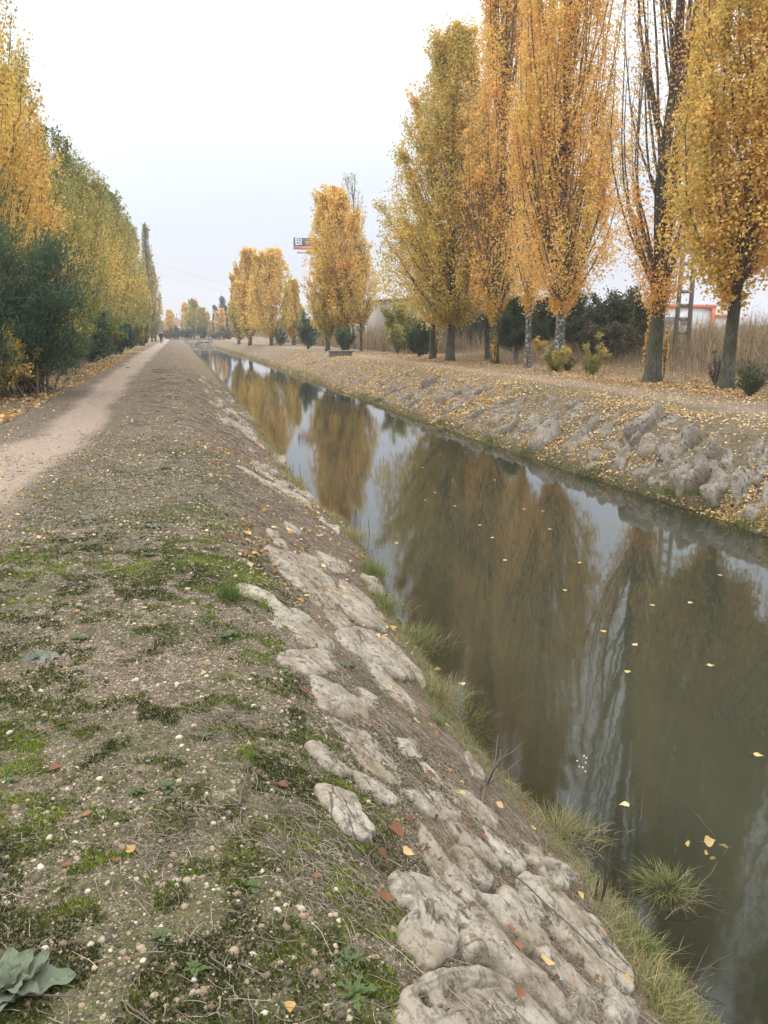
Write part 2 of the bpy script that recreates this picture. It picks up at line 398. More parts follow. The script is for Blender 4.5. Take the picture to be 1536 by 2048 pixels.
def water_mat():
    m = MT('canal_water'); p_ = m.pos()
    mpn = m.n('ShaderNodeMapping'); mpn.inputs['Scale'].default_value = (1.0, 1.5, 1); m.l(p_, mpn.inputs[0])
    n1 = m.noise(mpn.outputs[0], 3.2, 3, .5); n2 = m.noise(mpn.outputs[0], .45, 2, .5)
    h = m.math('ADD', m.math('MULTIPLY', n1, .22), m.math('MULTIPLY', n2, .35))
    b = m.n('ShaderNodeBump'); b.inputs['Strength'].default_value = .055; b.inputs['Distance'].default_value = .05; m.l(h, b.inputs['Height'])
    murk = m.mix(m.gray(m.noise(p_, .5, 3), .3, .7), (.030, .034, .023), (.039, .041, .027))
    d = m.n('ShaderNodeBsdfDiffuse'); m.l(murk, d.inputs['Color'])
    t = m.n('ShaderNodeBsdfTransparent'); t.inputs['Color'].default_value = (.62, .60, .48, 1)
    x = m.n('ShaderNodeMixShader'); m.l(m.gray(m.attr('shore'), .0, .9, .45, 1.0), x.inputs[0]); m.l(t.outputs[0], x.inputs[1]); m.l(d.outputs[0], x.inputs[2])
    g = m.n('ShaderNodeBsdfGlossy'); g.inputs['Roughness'].default_value = .035; m.l(b.outputs[0], g.inputs['Normal'])
    g.inputs['Color'].default_value = (.95, .97, 1, 1)
    fr = m.n('ShaderNodeFresnel'); fr.inputs['IOR'].default_value = 1.36; m.l(b.outputs[0], fr.inputs['Normal'])
    y = m.n('ShaderNodeMixShader'); m.l(fr.outputs[0], y.inputs[0]); m.l(x.outputs[0], y.inputs[1]); m.l(g.outputs[0], y.inputs[2])
    m.l(y.outputs[0], m.out.inputs['Surface']); return m.m
m_water = water_mat()

# ------------------------------------------------------------------ the ground, in strips that share their edges
ys = [-3.0]
while ys[-1] < 900:
    y = ys[-1]; ys.append(y + (.05 if y < 1 else max(.022, .0095 * y)))
ys = np.array(ys)
def lin(a, b, n): return ('f', a, b, n)
c_ = lambda v: (lambda Y: v + 0 * Y)
stations = [c_(-900.), c_(-60.), c_(-12.), c_(-5.), lambda Y: -3.3 + 0 * Y, lambda Y: -1.0 + 0 * Y, lambda Y: fCL(Y) - .1, fL, lambda Y: fL(Y) + 1.1,
            lambda Y: fR(Y) - 1.1, fR, fCR, lambda Y: 14.6 + 0 * Y, c_(32.), c_(80.), c_(900.)]
counts = [10, 14, 16, 22, 95, 62, 76, 14, 8, 8, 34, 34, 40, 16, 14]
names = ['ground', 'ground', 'ground', 'left_verge', 'dirt_path', 'mossy_verge', 'left_bank', 'canal_bed', 'canal_bed', 'canal_bed', 'right_bank', 'right_path', 'ground', 'ground', 'ground']
counts[6], counts[5] = 76, 56
def grid_cols(i):
    a = stations[i](ys); b = stations[i + 1](ys); t = np.linspace(0, 1, counts[i] + 1)
    if i in (0,): t = 1 - (1 - t) ** 1; t = 1 - (1 - t) ** 3
    if i in (14,): t = t ** 3
    return a[:, None] + (b - a)[:, None] * t[None]
def masks(X, Y):
    d = np.sqrt(X * X + Y * Y)
    mo = sstep(-2.2, -1.2, X) * (1 - sstep(fCL(Y) - .05, fCL(Y) + .5, X)) * (.42 + .38 * fbm(X * .8, Y * .8, 0, 3, 11))
    mo = mo + .25 * sstep(-3.6, -3.0, X) * (1 - sstep(-2.9, -2.3, X))
    mo = mo * np.interp(Y, [0, 6, 12, 25], [1.2, 1.1, .75, .4]) + .10 * (1 - sstep(5, 8, Y)) * sstep(-1.8, -.8, X) * (1 - sstep(.4, .9, X))
    mo = mo + .30 * sstep(7.6, 8.4, X) * (1 - sstep(11, 12, X)) * (Y < 40) + .2 * sstep(9.0, 10.0, X) * (1 - sstep(11, 12, X)) * (fbm(X * .4, Y * .4, 0, 2, 14) > -.1)
    li = .75 * (1 - sstep(-4.2, -3.2, X)) + sstep(fR(Y) - .1, fR(Y) + .2, X) * np.interp(Y, [0, 20, 26, 300], [.15, .3, .75, .75]) * (X < 13) + .85 * sstep(11.4, 13, X) * (1 - sstep(17.5, 21, X))
    li = li + .30 * sstep(-.9, .2, X) * (X < 2.6) * sstep(9, 20, Y)
    li = li * np.interp(Y, [0, 8, 25, 300], [.12, .3, 1, 1]) + (X > 7) * (Y < 25) * .08
    dr = .9 * sstep(15.5, 19, X) + .9 * (1 - sstep(-30, -8, X)) + .45 * sstep(.55, .95, X) * (X < 4) + .22 * sstep(8, 9, X) * (X <= 15.5) * sstep(-1.5, .5, fbm(X * .3, Y * .3, 0, 2, 18) + .3)
    dr = dr + sstep(150, 220, Y)
    z = base_z(X, Y); we = 1 - sstep(WZ - .02, WZ + .22, z)
    pt = path_w(X, Y) + .55 * np.exp(-((X - (fCR(Y) + 1.9)) / .9) ** 2) * (Y < 200)
    return dict(path=pt, moss=mo, litter=li, dry=dr, wet=we)
geos = {}
for i in range(len(names)):
    X = grid_cols(i); Y = np.broadcast_to(ys[:, None], X.shape)
    Z = ground_z(X, Y)
    n, k = X.shape
    idx = np.arange(n * k).reshape(n, k)
    F = np.stack([idx[:-1, :-1], idx[:-1, 1:], idx[1:, 1:], idx[1:, :-1]], -1).reshape(-1, 4)
    mk = {q: v.ravel() for q, v in masks(X, Y).items()}
    geos.setdefault(names[i], Geo()).add(np.stack([X, Y, Z], -1).reshape(-1, 3), F, **mk)
SET = {}
for nm, g in geos.items():
    SET[nm] = tag(g.obj(nm, m_ground, smooth=True), kind='structure')
    print(nm, g.n)
# water sheet
g = Geo(); yy = np.concatenate([np.arange(-3, 12, .25), np.geomspace(12, 184, 60)])
tt = np.concatenate([np.linspace(0, .25, 8), np.linspace(.3, .7, 4), np.linspace(.75, 1, 8)])
XL = fL(yy) - .5; XR = fR(yy) + .5
X = XL[:, None] + (XR - XL)[:, None] * tt; Y = np.broadcast_to(yy[:, None], X.shape)
n, k = X.shape; idx = np.arange(n * k).reshape(n, k)
F = np.stack([idx[:-1, :-1], idx[:-1, 1:], idx[1:, 1:], idx[1:, :-1]], -1).reshape(-1, 4)
sh = np.minimum(X - fL(Y), fR(Y) - X)
g.add(np.stack([X, Y, np.full_like(X, WZ)], -1).reshape(-1, 3), F, shore=np.clip(sh, 0, 3).ravel())
tag(g.obj('canal_water', m_water), kind='structure')

# ------------------------------------------------------------------ stones of the banks
def slab_mesh(pts, nrm, T, nseg, nring, seed, holes=(), skirt=.10, relief=1.0, conform=False):
    """outline (n,3) world points in order, up direction nrm -> Geo in world coordinates"""
    pts = np.asarray(pts, float); n = len(pts)
    t = np.linspace(0, n, nseg, endpoint=False); i = np.floor(t).astype(int); u = (t - i)[:, None]
    p0, p1, p2, p3 = pts[(i - 1) % n], pts[i % n], pts[(i + 1) % n], pts[(i + 2) % n]
    O = .5 * ((2 * p1) + (-p0 + p2) * u + (2 * p0 - 5 * p1 + 4 * p2 - p3) * u ** 2 + (-p0 + 3 * p1 - 3 * p2 + p3) * u ** 3)
    c = O.mean(0); nrm = nrm / np.linalg.norm(nrm)
    rad = np.linalg.norm(O - c, axis=1).mean()
    O = O + (O - c) * (.16 * fbm(O[:, 0] * 2.2 / rad, O[:, 1] * 2.2 / rad, O[:, 2] * 2.2 / rad, 4, seed, .65))[:, None]
    fr = np.concatenate([1 - (1 - np.linspace(0, 1, nring)) ** 1.35, [1.02, 1.03]])[1:]
    V = [c + nrm * T]; 
    ax = unit((pts - pts.mean(0))[np.argmax(np.linalg.norm(pts - pts.mean(0), axis=1))]); by = np.cross(nrm, ax)
    P = c + (O - c)[None] * fr[:, None, None]                         # rings, seg, 3
    if conform: P = P.copy(); P[..., 2] = base_z(P[..., 0], P[..., 1]) + .004
    fr1 = np.clip(fr, 0, 1)
    hh = T * (.62 * (1 - fr1 ** 14))[:, None] * (1 + 0 * P[:, :, 0]) + .012
    hh[-2] = -.4 * skirt; hh[-1] = -skirt
    w = (1 - fr1 ** 16)[:, None]
    a = ((P - c) @ ax); b = ((P - c) @ by)
    L0 = max(rad, .05)
    q = fbm(P[..., 0] * .9 / L0, P[..., 1] * .6 / L0, P[..., 2] / L0, 4, seed + 3)
    lay = fbm(a * .7 / L0 + b * .6 / L0, b * 1.7 / L0, 0 * a, 2, seed + 5)
    st_ = np.floor(lay * 5) / 5 + (lay * 5 - np.floor(lay * 5)) ** 9 / 5          # broken bedding steps
    tiltq = 1 if seed % 2 else -.6
    crack = sstep(.0, .05, np.abs(fbm(a * 1.2 / L0, b * 3.2 / L0, 0 * a, 3, seed + 11)))
    fine = fbm(P[..., 0] * 26, P[..., 1] * 26, P[..., 2] * 26, 4, seed + 8)
    hh = hh + w * relief * (q * T * .22 + st_ * T * 1.05 - (1 - crack) * min(T * .35, .014) + fine * min(.006, T * .12) + .55 * T * b / L0 * tiltq - .004)
    hh[:-2] += (1 - w[:-2]) * relief * fine[:-2] * .01
    for (h3, hr, hd) in holes:
        dd = np.linalg.norm(P - h3, axis=-1); hh = hh - hd * (1 - sstep(hr * .55, hr, dd))
    P = P + nrm * hh[..., None]
    V = np.concatenate([[P[0].mean(0)], P.reshape(-1, 3)])
    R_, K = P.shape[:2]
    idx = 1 + np.arange(R_ * K).reshape(R_, K)
    F4 = np.stack([idx[:-1], idx[1:], np.roll(idx[1:], -1, 1), np.roll(idx[:-1], -1, 1)], -1).reshape(-1, 4)
    F3 = np.stack([np.zeros(K, int), idx[0], np.roll(idx[0], -1)], -1)
    g = Geo(); g.add(V, F4); g.v.append(np.zeros((0, 3))); g.f.append(F3)
    return g, c
def gnormal(P, e=.08):
    zx = (base_z(P[0] + e, P[1]) - base_z(P[0] - e, P[1])) / (2 * e); zy = (base_z(P[0], P[1] + e) - base_z(P[0], P[1] - e)) / (2 * e)
    v = np.array([-zx, -zy, 1.0]); return v / np.linalg.norm(v)
SL = [  # outline in photo pixels, thickness, label
 ([(530,1098),(575,1105),(630,1137),(670,1172),(678,1212),(650,1219),(612,1192),(557,1140)], .06, None),
 ([(611,1100),(651,1111),(694,1132),(686,1147),(636,1140),(600,1118)], .06, None),
 ([(683,1165),(729,1193),(765,1236),(772,1258),(758,1268),(704,1240),(679,1207)], .07, None),
 ([(482,1173),(522,1182),(565,1222),(600,1233),(658,1283),(656,1301),(615,1297),(568,1272),(532,1240),(529,1218),(482,1193)], .055, 'long tan slab beside the green grass tuft'),
 ([(679,1261),(740,1265),(787,1301),(817,1343),(815,1361),(758,1347),(715,1318),(683,1286)], .07, 'pale rounded slab ending above the waterside grass'),
 ([(557,1311),(600,1304),(650,1304),(672,1322),(668,1344),(622,1354),(572,1333)], .03, None),
 ([(618,1358),(658,1372),(708,1404),(740,1447),(708,1447),(651,1429),(629,1408)], .06, 'grey pointed slab with a smooth face'),
 ([(708,1379),(751,1401),(787,1437),(822,1472),(790,1476),(744,1447)], .05, None),
 ([(651,1437),(697,1462),(733,1480),(787,1533),(790,1570),(740,1550),(700,1508)], .06, None),
 ([(615,1490),(651,1497),(697,1530),(706,1553),(670,1550),(629,1519)], .05, None),
 ([(790,1476),(830,1490),(840,1519),(805,1512)], .05, None),
 ([(532,1061),(554,1071),(575,1097),(561,1097),(543,1082)], .05, None),
 ([(629,1581),(678,1585),(710,1598),(727,1640),(746,1676),(714,1679),(678,1653),(649,1620)], .045, None),
 ([(797,1590),(840,1585),(873,1591),(906,1624),(919,1646),(873,1643),(824,1614)], .05, None),
 ([(834,1656),(857,1676),(889,1721),(922,1754),(948,1806),(919,1793),(860,1744)], .045, 'narrow winding tan stone'),
 ([(899,1699),(932,1708),(960,1740),(985,1775),(950,1765),(919,1721)], .045, None),
 ([(782,1754),(818,1751),(889,1777),(905,1800),(912,1850),(912,1890),(905,1920),(854,1936),(831,1923),(800,1882),(798,1850),(818,1830),(790,1800)], .06, 'broad pale slab with a mossy notch'),
 ([(905,1785),(960,1835),(1024,1897),(1075,1945),(1105,1990),(1135,2050),(1060,2000),(990,1950),(925,1915),(916,1850)], .08, 'long pale slab running down to the picture edge'),
 ([(785,2015),(825,1968),(900,1946),(965,1948),(1045,1992),(1112,2060),(1130,2120),(960,2150),(800,2130)], .07, 'large pale slab with two dark round holes'),
 ([(1037,1686),(1099,1715),(1157,1757),(1161,1772),(1132,1760),(1066,1737)], .07, None),
 ([(1037,1748),(1099,1777),(1148,1827),(1190,1860),(1219,1914),(1227,1947),(1215,1976),(1169,1931),(1132,1893),(1099,1852),(1053,1815)], .09, 'ridged slab nearest the water'),
 ([(1003,1786),(1045,1802),(1078,1856),(1099,1914),(1132,1951),(1198,1989),(1190,2001),(1148,1989),(1099,1939),(1057,1897),(1008,1831)], .05, None),
 ([(1206,1989),(1248,1984),(1260,2030),(1262,2070),(1215,2070)], .08, None),
 ([(925,1508),(960,1540),(966,1566),(937,1550)], .05, None),
 ([(475,936),(510,953),(575,985),(618,1011),(618,1021),(582,1005),(527,969)], .09, None),
 ([(455,836),(507,868),(500,874),(460,845)], .09, None),
 ([(510,923),(553,946),(545,952),(515,935)], .08, None),
 ([(556,1041),(595,1060),(600,1073),(569,1063)], .06, None),
 ([(880,1580),(930,1600),(985,1640),(990,1665),(940,1640)], .05, None),
 ([(960,1660),(1010,1690),(1050,1735),(1030,1745),(985,1705)], .05, None),
 ([(735,1330),(790,1370),(830,1420),(815,1430),(765,1385)], .05, None),
 ([(840,1530),(890,1560),(925,1590),(880,1580)], .04, None),
 ([(1140,1990),(1180,2010),(1200,2060),(1150,2060)], .06, None),
 ([(700,1545),(750,1570),(800,1600),(780,1612),(735,1590)], .035, None),
 ([(1160,1850),(1200,1880),(1245,1940),(1262,1985),(1240,1975),(1205,1925)], .07, None),
 ([(1060,1700),(1100,1735),(1140,1775),(1120,1780),(1075,1745)], .06, None),
 ([(940,1790),(990,1810),(1040,1860),(1060,1905),(1030,1885),(985,1840)], .05, None),
 ([(870,1610),(920,1650),(970,1700),(1000,1740),(975,1730),(920,1690)], .05, None),
 ([(1080,1800),(1110,1840),(1150,1890),(1165,1930),(1135,1900),(1100,1855)], .06, None),
 ([(760,1275),(800,1300),(840,1350),(845,1375),(825,1350)], .05, None),
 ([(640,1195),(672,1222),(700,1248),(690,1262),(655,1235)], .04, None),
]
for k, (pl, T, lab) in enumerate(SL):
    W = np.array([ray_ground(*q) for q in pl])
    c = W.mean(0); size = max(np.ptp(np.array(pl), axis=0))
    nr = gnormal(c); nr = nr + np.array([.05, -.1, 0]); T = T * .52; W = c + (W - c) * 1.03
    nseg = int(np.clip(size * .55, 24, 150)); ring = int(np.clip(size * .12, 7, 34))
    holes = []
    if lab and 'round holes' in lab:
        holes = [(ray_ground(843, 2012) , .027, .075), (ray_ground(880, 2028), .017, .055)]
    g, cc = slab_mesh(W, nr, T, nseg, ring, 40 + k, holes, skirt=.12, conform=True)
    o = g.obj('stone', m_stone, SET['left_bank'], smooth=True)
    if lab: o['label'] = lab
# stones further along the left bank
rng = np.random.default_rng(5)
def unit_stones(n, seed, mat, T=.22):
    r = np.random.default_rng(seed); res = []
    for i in range(n):
        th = np.arange(9) * 2 * math.pi / 9 + r.normal(0, .12, 9)
        rr = .5 * (1 + r.normal(0, .14, 9))
        P = np.stack([rr * np.cos(th), rr * np.sin(th) * .52, 0 * th], 1)
        g, c = slab_mesh(P, np.array([0, 0, 1.]), T * r.uniform(.7, 1.3), 30, 9, seed * 10 + i, skirt=.25, relief=1.1)
        res.append(g.mesh('stone', mat, True))
    return res
US = unit_stones(8, 3, m_stone2)
US2 = unit_stones(6, 8, m_stone, .14)
def put_stone(me, P, L, ang, parent, nrm, sink=.0, zs=1.0):
    o = bpy.data.objects.new('stone', me); COL.objects.link(o); o.parent = parent
    z = Vector(nrm).normalized(); x = Vector((0, 1, 0)); x = (x - z * x.dot(z)).normalized(); y = z.cross(x)
    xa = x * math.cos(ang) + y * math.sin(ang); ya = z.cross(xa)
    M = Matrix((xa, ya, z)).transposed().to_4x4() @ Matrix.Diagonal((L, L, L * zs, 1)); M.translation = Vector(P) - z * sink
    o.matrix_world = M; return o
for i in range(46):
    Y = rng.uniform(5, 40) ** 1.0; s_ = rng.uniform(.35, .98)
    X = float(fCL(Y) + (fL(Y) - fCL(Y)) * s_); P = np.array([X, Y, float(base_z(X, Y))])
    if Y < 8: continue
    put_stone(US2[i % 6], P, rng.uniform(.4, .9), rng.normal(0, .2), SET['left_bank'], gnormal(P), .02, .8)
RB = [(z6x / 2.866 + 1000, z6y / 2.866 + 700, s / 2.866) for z6x, z6y, s in
      [(10,310,90),(110,310,110),(290,300,110),(190,420,130),(290,400,100),(380,400,90),(260,510,220),(430,540,200),(520,430,150),(640,500,190),(820,440,230),
       (660,570,110),(1020,575,230),(1060,480,170),(850,560,170),(700,630,150),(1100,760,230),(1440,840,290),(1480,550,100),(1460,620,120),(960,430,130),(1240,780,200),(540,620,120),
       (1300,620,130),(1200,600,120),(930,730,140),(60,440,110),(30,380,90),(1350,720,140),(1500,700,150),(450,330,90),(1150,660,110),(760,520,120),(330,470,90)]]
RB += [(x / 3.072 + 600, y / 3.072 + 650, s / 3.072) for x, y, s in
       [(790,370,110),(900,335,70),(760,430,90),(900,450,130),(1080,420,120),(980,500,160),(700,490,120),(560,410,80),(620,400,80),(1220,500,130),(1340,480,110),(1200,590,120),(1430,590,130),
        (340,350,60),(660,460,80),(820,520,100),(1080,560,110),(1300,560,100),(480,380,60),(1000,400,90),(860,400,80)]]
boulder = None
for i, (px, py, s) in enumerate(RB):
    P = ray_ground(px, py); L = s * depth(P) / f_px * 1.45
    if P[0] < 7: continue
    P[2] = float(ground_z(P[0], P[1]))
    big = abs(px - (1020 / 2.866 + 1000)) < 1
    o = put_stone(US[i % 8], P, L * (1.0 if big else 1), math.radians(-58) + rng.normal(0, .22), SET['right_bank'], gnormal(P) + np.array([.03, -.08, 0]), .025 if not big else -.02, 1.7 if big else rng.uniform(.8, 1.3))
    if big: o['label'] = 'largest grey boulder jutting out of the bank'
for i in range(70):
    Y = rng.uniform(24, 75); s_ = rng.uniform(.1, .95)
    X = float(fR(Y) + (fCR(Y) - fR(Y)) * s_); P = np.array([X, Y, float(ground_z(X, Y))])
    put_stone(US[i % 8], P, rng.uniform(.3, .75), math.radians(-58) + rng.normal(0, .3), SET['right_bank'], gnormal(P), .04, .7)
for i in range(110):
    Y = 8.3 * (34 / 8.3) ** rng.uniform(0, 1); s_ = rng.uniform(.03, .88)
    X = float(fR(Y) + (fCR(Y) - fR(Y)) * s_); P = np.array([X, Y, float(ground_z(X, Y))])
    put_stone(US[(i * 3) % 8], P, rng.uniform(.22, .62), math.radians(-58) + rng.normal(0, .3), SET['right_bank'], gnormal(P), .03, .8)

# ------------------------------------------------------------------ trees
def curve_limbs(rng, H, R, zb, nl, env, lf=(.28, .5), low=1.35, bend=2.0):
    u = rng.uniform(0, 1, nl) ** low * .86
    u[:max(4, nl // 8)] = rng.uniform(0, .05, max(4, nl // 8))
    z0 = zb + (H - zb) * u
    az = np.arange(nl) * 2.39996 + rng.normal(0, .4, nl)
    ze = np.minimum(z0 + (H - zb) * rng.uniform(*lf, nl), zb + (H - zb) * rng.uniform(.93, 1.0, nl))
    ue = (ze - zb) / (H - zb)
    re = R * env(ue * .85 + u * .15) * rng.uniform(.45, 1.0, nl) ** .6
    s = np.linspace(0, 1, 8)
    r = re[:, None] * (1 - (1 - s[None]) ** bend)
    z = z0[:, None] + (ze - z0)[:, None] * s[None]
    wob = rng.normal(0, .05, (nl, 8, 2)).cumsum(1) * (R / 2.5) ** .5
    P = np.stack([r * np.cos(az)[:, None] + wob[..., 0] * (s > 0), r * np.sin(az)[:, None] + wob[..., 1] * (s > 0), z], -1)
    return P, z0, ze
def env_fast(u): return np.clip(u / .10 + .45, 0, 1) * (1 - np.clip(u, 0, 1) ** 3.2) ** .75 + .02
def env_cone(u): return np.clip(u / .12 + .5, 0, 1) * (1 - np.clip(u, 0, 1)) ** .68 + .03
def env_oval(u): return np.clip(u / .2 + .25, 0, 1) ** .7 * (1 - np.clip(u, 0, 1) ** 3) ** .6 + .02
def lean_pts(P, H, lean):
    P = P.copy(); P[..., 0] += lean[0] * (P[..., 2] / H) ** 1.3; P[..., 1] += lean[1] * (P[..., 2] / H) ** 1.3; return P
def tree(name, X, Y, H, R, zb, nleaf, lsize, tint, label, cat='tree', group=None, seed=1, nl=70, ntw=11, env=env_fast, rtrunk=.2,
         bark=None, leafmat=None, trunkname='trunk', lean=(0, 0), sparse_top=0.0, lf=(.28, .5), low=1.35, bend=2.0, twl=.8, z=None, aspect=.8, twin=False, tapbase=1.0, barebr=0, jit=.10, fill=.5):
    rng = np.random.default_rng(seed)
    z = float(ground_z(X, Y)) - .05 if z is None else z
    root = empty(name, (X, Y, z), label, cat, group)
    bark = bark or m_bark; leafmat = leafmat or m_pop
    # trunk
    n = 22; zz = np.linspace(0, H * .97, n) ; zz[1] = min(zz[1], .35)
    wx = np.interp(zz, np.linspace(0, H, 7), np.concatenate([[0], rng.normal(0, .07, 6)])); wy = np.interp(zz, np.linspace(0, H, 7), np.concatenate([[0], rng.normal(0, .07, 6)]))
    TP = lean_pts(np.stack([wx, wy, zz], -1)[None], H, lean)
    TR = rtrunk * (1 - zz / H) ** .85 + .012; TR[0] *= 1.45 * tapbase; TR[1] *= 1.12
    g = Geo(); v, f = tubes(TP, TR[None], 14)
    ang = np.arctan2(v[:, 1] - np.repeat(TP[0, :, 1], 14), v[:, 0] - np.repeat(TP[0, :, 0], 14)); rr = np.repeat(TR, 14)
    bump = .10 * vn(np.cos(ang) * 2.2, np.sin(ang) * 2.2, v[:, 2] * .9, seed)
    v[:, 0] += bump * rr * np.cos(ang); v[:, 1] += bump * rr * np.sin(ang)
    g.add(v, f)
    if twin:
        s = np.linspace(0, 1, 14); z1 = zb + .6 + (H * .93 - zb) * s
        T2 = np.stack([np.interp(z1, zz, wx) + .75 * (1 - (1 - s) ** 2) , np.interp(z1, zz, wy) - .1 * s, z1], -1)[None]
        v, f = tubes(lean_pts(T2, H, lean), (rtrunk * .6 * (1 - s) ** .8 + .01)[None], 9); g.add(v, f)
    g.obj(trunkname, bark, root, smooth=True)
    # limbs + twigs
    L, z0, ze = curve_limbs(rng, H, R, zb, nl, env, lf, low, bend)
    L[..., 0] += np.interp(L[..., 2], zz, wx); L[..., 1] += np.interp(L[..., 2], zz, wy)
    ln = (ze - z0) + R * .5
    lr = (.008 + .0034 * ln[:, None]) * (rtrunk / .2) ** .5 * (1 - np.linspace(0, 1, 8)[None]) ** .8 + .006
    ntot = nl * ntw; li = rng.integers(0, nl, ntot); s = rng.uniform(.04, 1, ntot) ** .8
    q = s * 7; i0 = np.minimum(q.astype(int), 6); u = (q - i0)[:, None]
    B = L[li, i0] * (1 - u) + L[li, i0 + 1] * u
    tan = unit(L[li, i0 + 1] - L[li, i0])
    out_ = B.copy(); out_[:, 2] = 0; out_ = unit(out_ + rng.normal(0, .25, B.shape) * np.array([1, 1, 0]))
    dr = unit(out_ * rng.uniform(.1, 1.0, (ntot, 1)) + tan * rng.uniform(.5, 1.3, (ntot, 1)) + rng.normal(0, .28, (ntot, 3)))
    tl = twl * rng.uniform(.35, 1.15, ntot) * (R / 2.2) ** .5
    uu = (B[:, 2] - zb) / (H - zb)
    tl = tl * (1 - .45 * np.clip(uu, 0, 1))
    E = B + dr * tl[:, None] * .55; G_ = B + dr * tl[:, None] + np.array([0, 0, 1.]) * tl[:, None] * .18
    TW = np.stack([B, E, G_], 1); tr = np.stack([.009 + 0 * tl, .0065 + 0 * tl, .0035 + 0 * tl], 1) * (lsize / .09) ** .6
    g = Geo(); v, f = tubes(lean_pts(L, H, lean), lr, 5); g.add(v, f); v, f = tubes(lean_pts(TW, H, lean), tr, 3); g.add(v, f)
    if barebr:
        LB, b0, b1 = curve_limbs(rng, H * 1.1, R * .8, zb + (H - zb) * .6, barebr, lambda u: .9 + 0 * u, (.4, .6)); v, f = tubes(lean_pts(LB, H, lean), .03 * (1 - np.linspace(0, 1, 8)[None]) + .008 + 0 * LB[..., 0], 4); g.add(v, f)
    g.obj('branches', m_twig, root)
    # leaves along the twigs
    wgt = np.ones(ntot)
    if sparse_top: wgt = np.clip(1 - sparse_top * sstep(.12, .5, uu), .05, 1) * (.3 + rng.uniform(0, 1.4, ntot))
    else: wgt = .35 + rng.uniform(0, 1.3, ntot)
    clump = fbm(B[:, 0] * .9 + seed, B[:, 1] * .9, B[:, 2] * .45, 2, seed) ; wgt = wgt * np.clip(.75 + 1.5 * clump, .1, 2)
    wgt /= wgt.sum()
    ti = rng.choice(ntot, nleaf, p=wgt); s = rng.uniform(.05, 1.1, nleaf)[:, None]
    P = np.where(s < .55, TW[ti, 0] + (TW[ti, 1] - TW[ti, 0]) * s / .55, TW[ti, 1] + (TW[ti, 2] - TW[ti, 1]) * (s - .55) / .45)
    P = P + rng.normal(0, jit, P.shape) * (R / 2.2) ** .4
    # short shoots filling the body of the crown, in upright plumes
    nv = int(nleaf * fill)
    if nv:
        uv = rng.uniform(0, 1, nv * 5) ** 1.1; av = rng.uniform(0, 2 * math.pi, nv * 5)
        edge = 1 + .55 * fbm(np.cos(av) * 1.6 + seed, np.sin(av) * 1.6, uv * (H - zb) * .30 / max(R / 2.2, .6), 3, seed + 31)
        rv = R * env(uv) * np.clip(uv / .13 + .22, 0, 1) ** .8 * rng.uniform(0, 1, nv * 5) ** .55 * .9 * edge
        hang = .9 * R / 2.2 * (rv / R) ** 2 * (1 - sstep(0, .2, uv)) * rng.uniform(-.2, .5, nv * 5)
        zv = zb + .10 * R + (H - zb) * uv * .985 - hang + .25 * rng.normal(size=nv * 5) * (uv < .1)
        Q = np.stack([rv * np.cos(av) + np.interp(zv, zz, wx), rv * np.sin(av) + np.interp(zv, zz, wy), zv], -1)
        pl = fbm(Q[:, 0] * 1.9 + seed, Q[:, 1] * 1.9, Q[:, 2] * .42, 3, seed + 21)
        pr_ = np.clip(.34 + 2.6 * pl, .02, 1) * (np.clip(1 - sparse_top * sstep(.10, .4, uv), .03, 1) if sparse_top else 1)
        kk = np.flatnonzero(rng.uniform(0, 1, nv * 5) < pr_); kk = kk[rng.permutation(len(kk))[:nv]]
        P[:len(kk)] = Q[kk]; ti[:len(kk)] = rng.integers(0, ntot, len(kk)) 
    v, f = leaf_quads(rng, lean_pts(P, H, lean), lsize * rng.uniform(.65, 1.2, nleaf), aspect)
    un = np.clip((P[:, 2]) / H, 0, 1)
    tw_r = rng.normal(0, .06, ntot)[ti]
    tn = tint(un, P) + .20 * fbm(P[:, 0] * .6 + seed, P[:, 1] * .6, P[:, 2] * .3, 3, seed + 7) + tw_r + rng.normal(0, .06, nleaf)
    g = Geo(); g.add(v, f, tint=np.repeat(np.clip(tn, 0, 1), 4), val=np.repeat(np.clip(rng.normal(.55, .26, nleaf), 0, 1), 4))
    g.obj('crown', leafmat, root)
    return root
def pt(px, pyb, pyt=None, hw=None):
    P = at(px, pyb, 0.0); X, Y = P[0], P[1]
    H = h_for(X, Y, pyt) - 0 if pyt is not None else None
    R = hw * depth(P) / f_px if hw else None
    return X, Y, H, R
cst = lambda v, gr=0.0: (lambda u, P: v + gr * (u - .5))
TR_ = 'tall poplars in the row along the right bank'
# right-hand row, nearest first
X, Y, _, _ = pt(1450, 778)
tree('poplar_tree', 15.9, 16.4, 17, 2.5, 2.6, 26000, .095, cst(.63, -.1), 'golden poplar cut off by the right edge, only its left fringe of leaves showing', seed=11, nl=70, rtrunk=.22, group=TR_)
tree('poplar_tree', X, Y, 18, 2.35, 2.4, 104000, .105, cst(.67, -.10), 'dense golden poplar with crooked dark trunk beside the reed bank', seed=12, nl=85, ntw=13, rtrunk=.17, bark=m_bark, group=TR_, bend=2.4, tapbase=1.2, lean=(.5, 0))
X, Y, _, _ = pt(1304, 765)
tree('poplar_tree', X, Y, 19, 1.8, 2.3, 19000, .085, cst(.82, -.1), 'half bare poplar with thick green mossy trunk in front of the concrete pole', seed=13, nl=72, ntw=24, rtrunk=.235, group=TR_, sparse_top=.72, twin=True, bend=2.2, lf=(.3, .6))
X, Y, _, _ = pt(1115, 742)
tree('poplar_tree', X, Y, 21, 2.25, 2.5, 84000, .10, cst(.80, -.06), 'tallest dense orange poplar with pale flaking trunk, leafy shrub at its foot', seed=14, nl=110, ntw=12, rtrunk=.2, bark=m_bark_w, group=TR_, lf=(.3, .5))
X, Y, _, _ = pt(1055, 735)
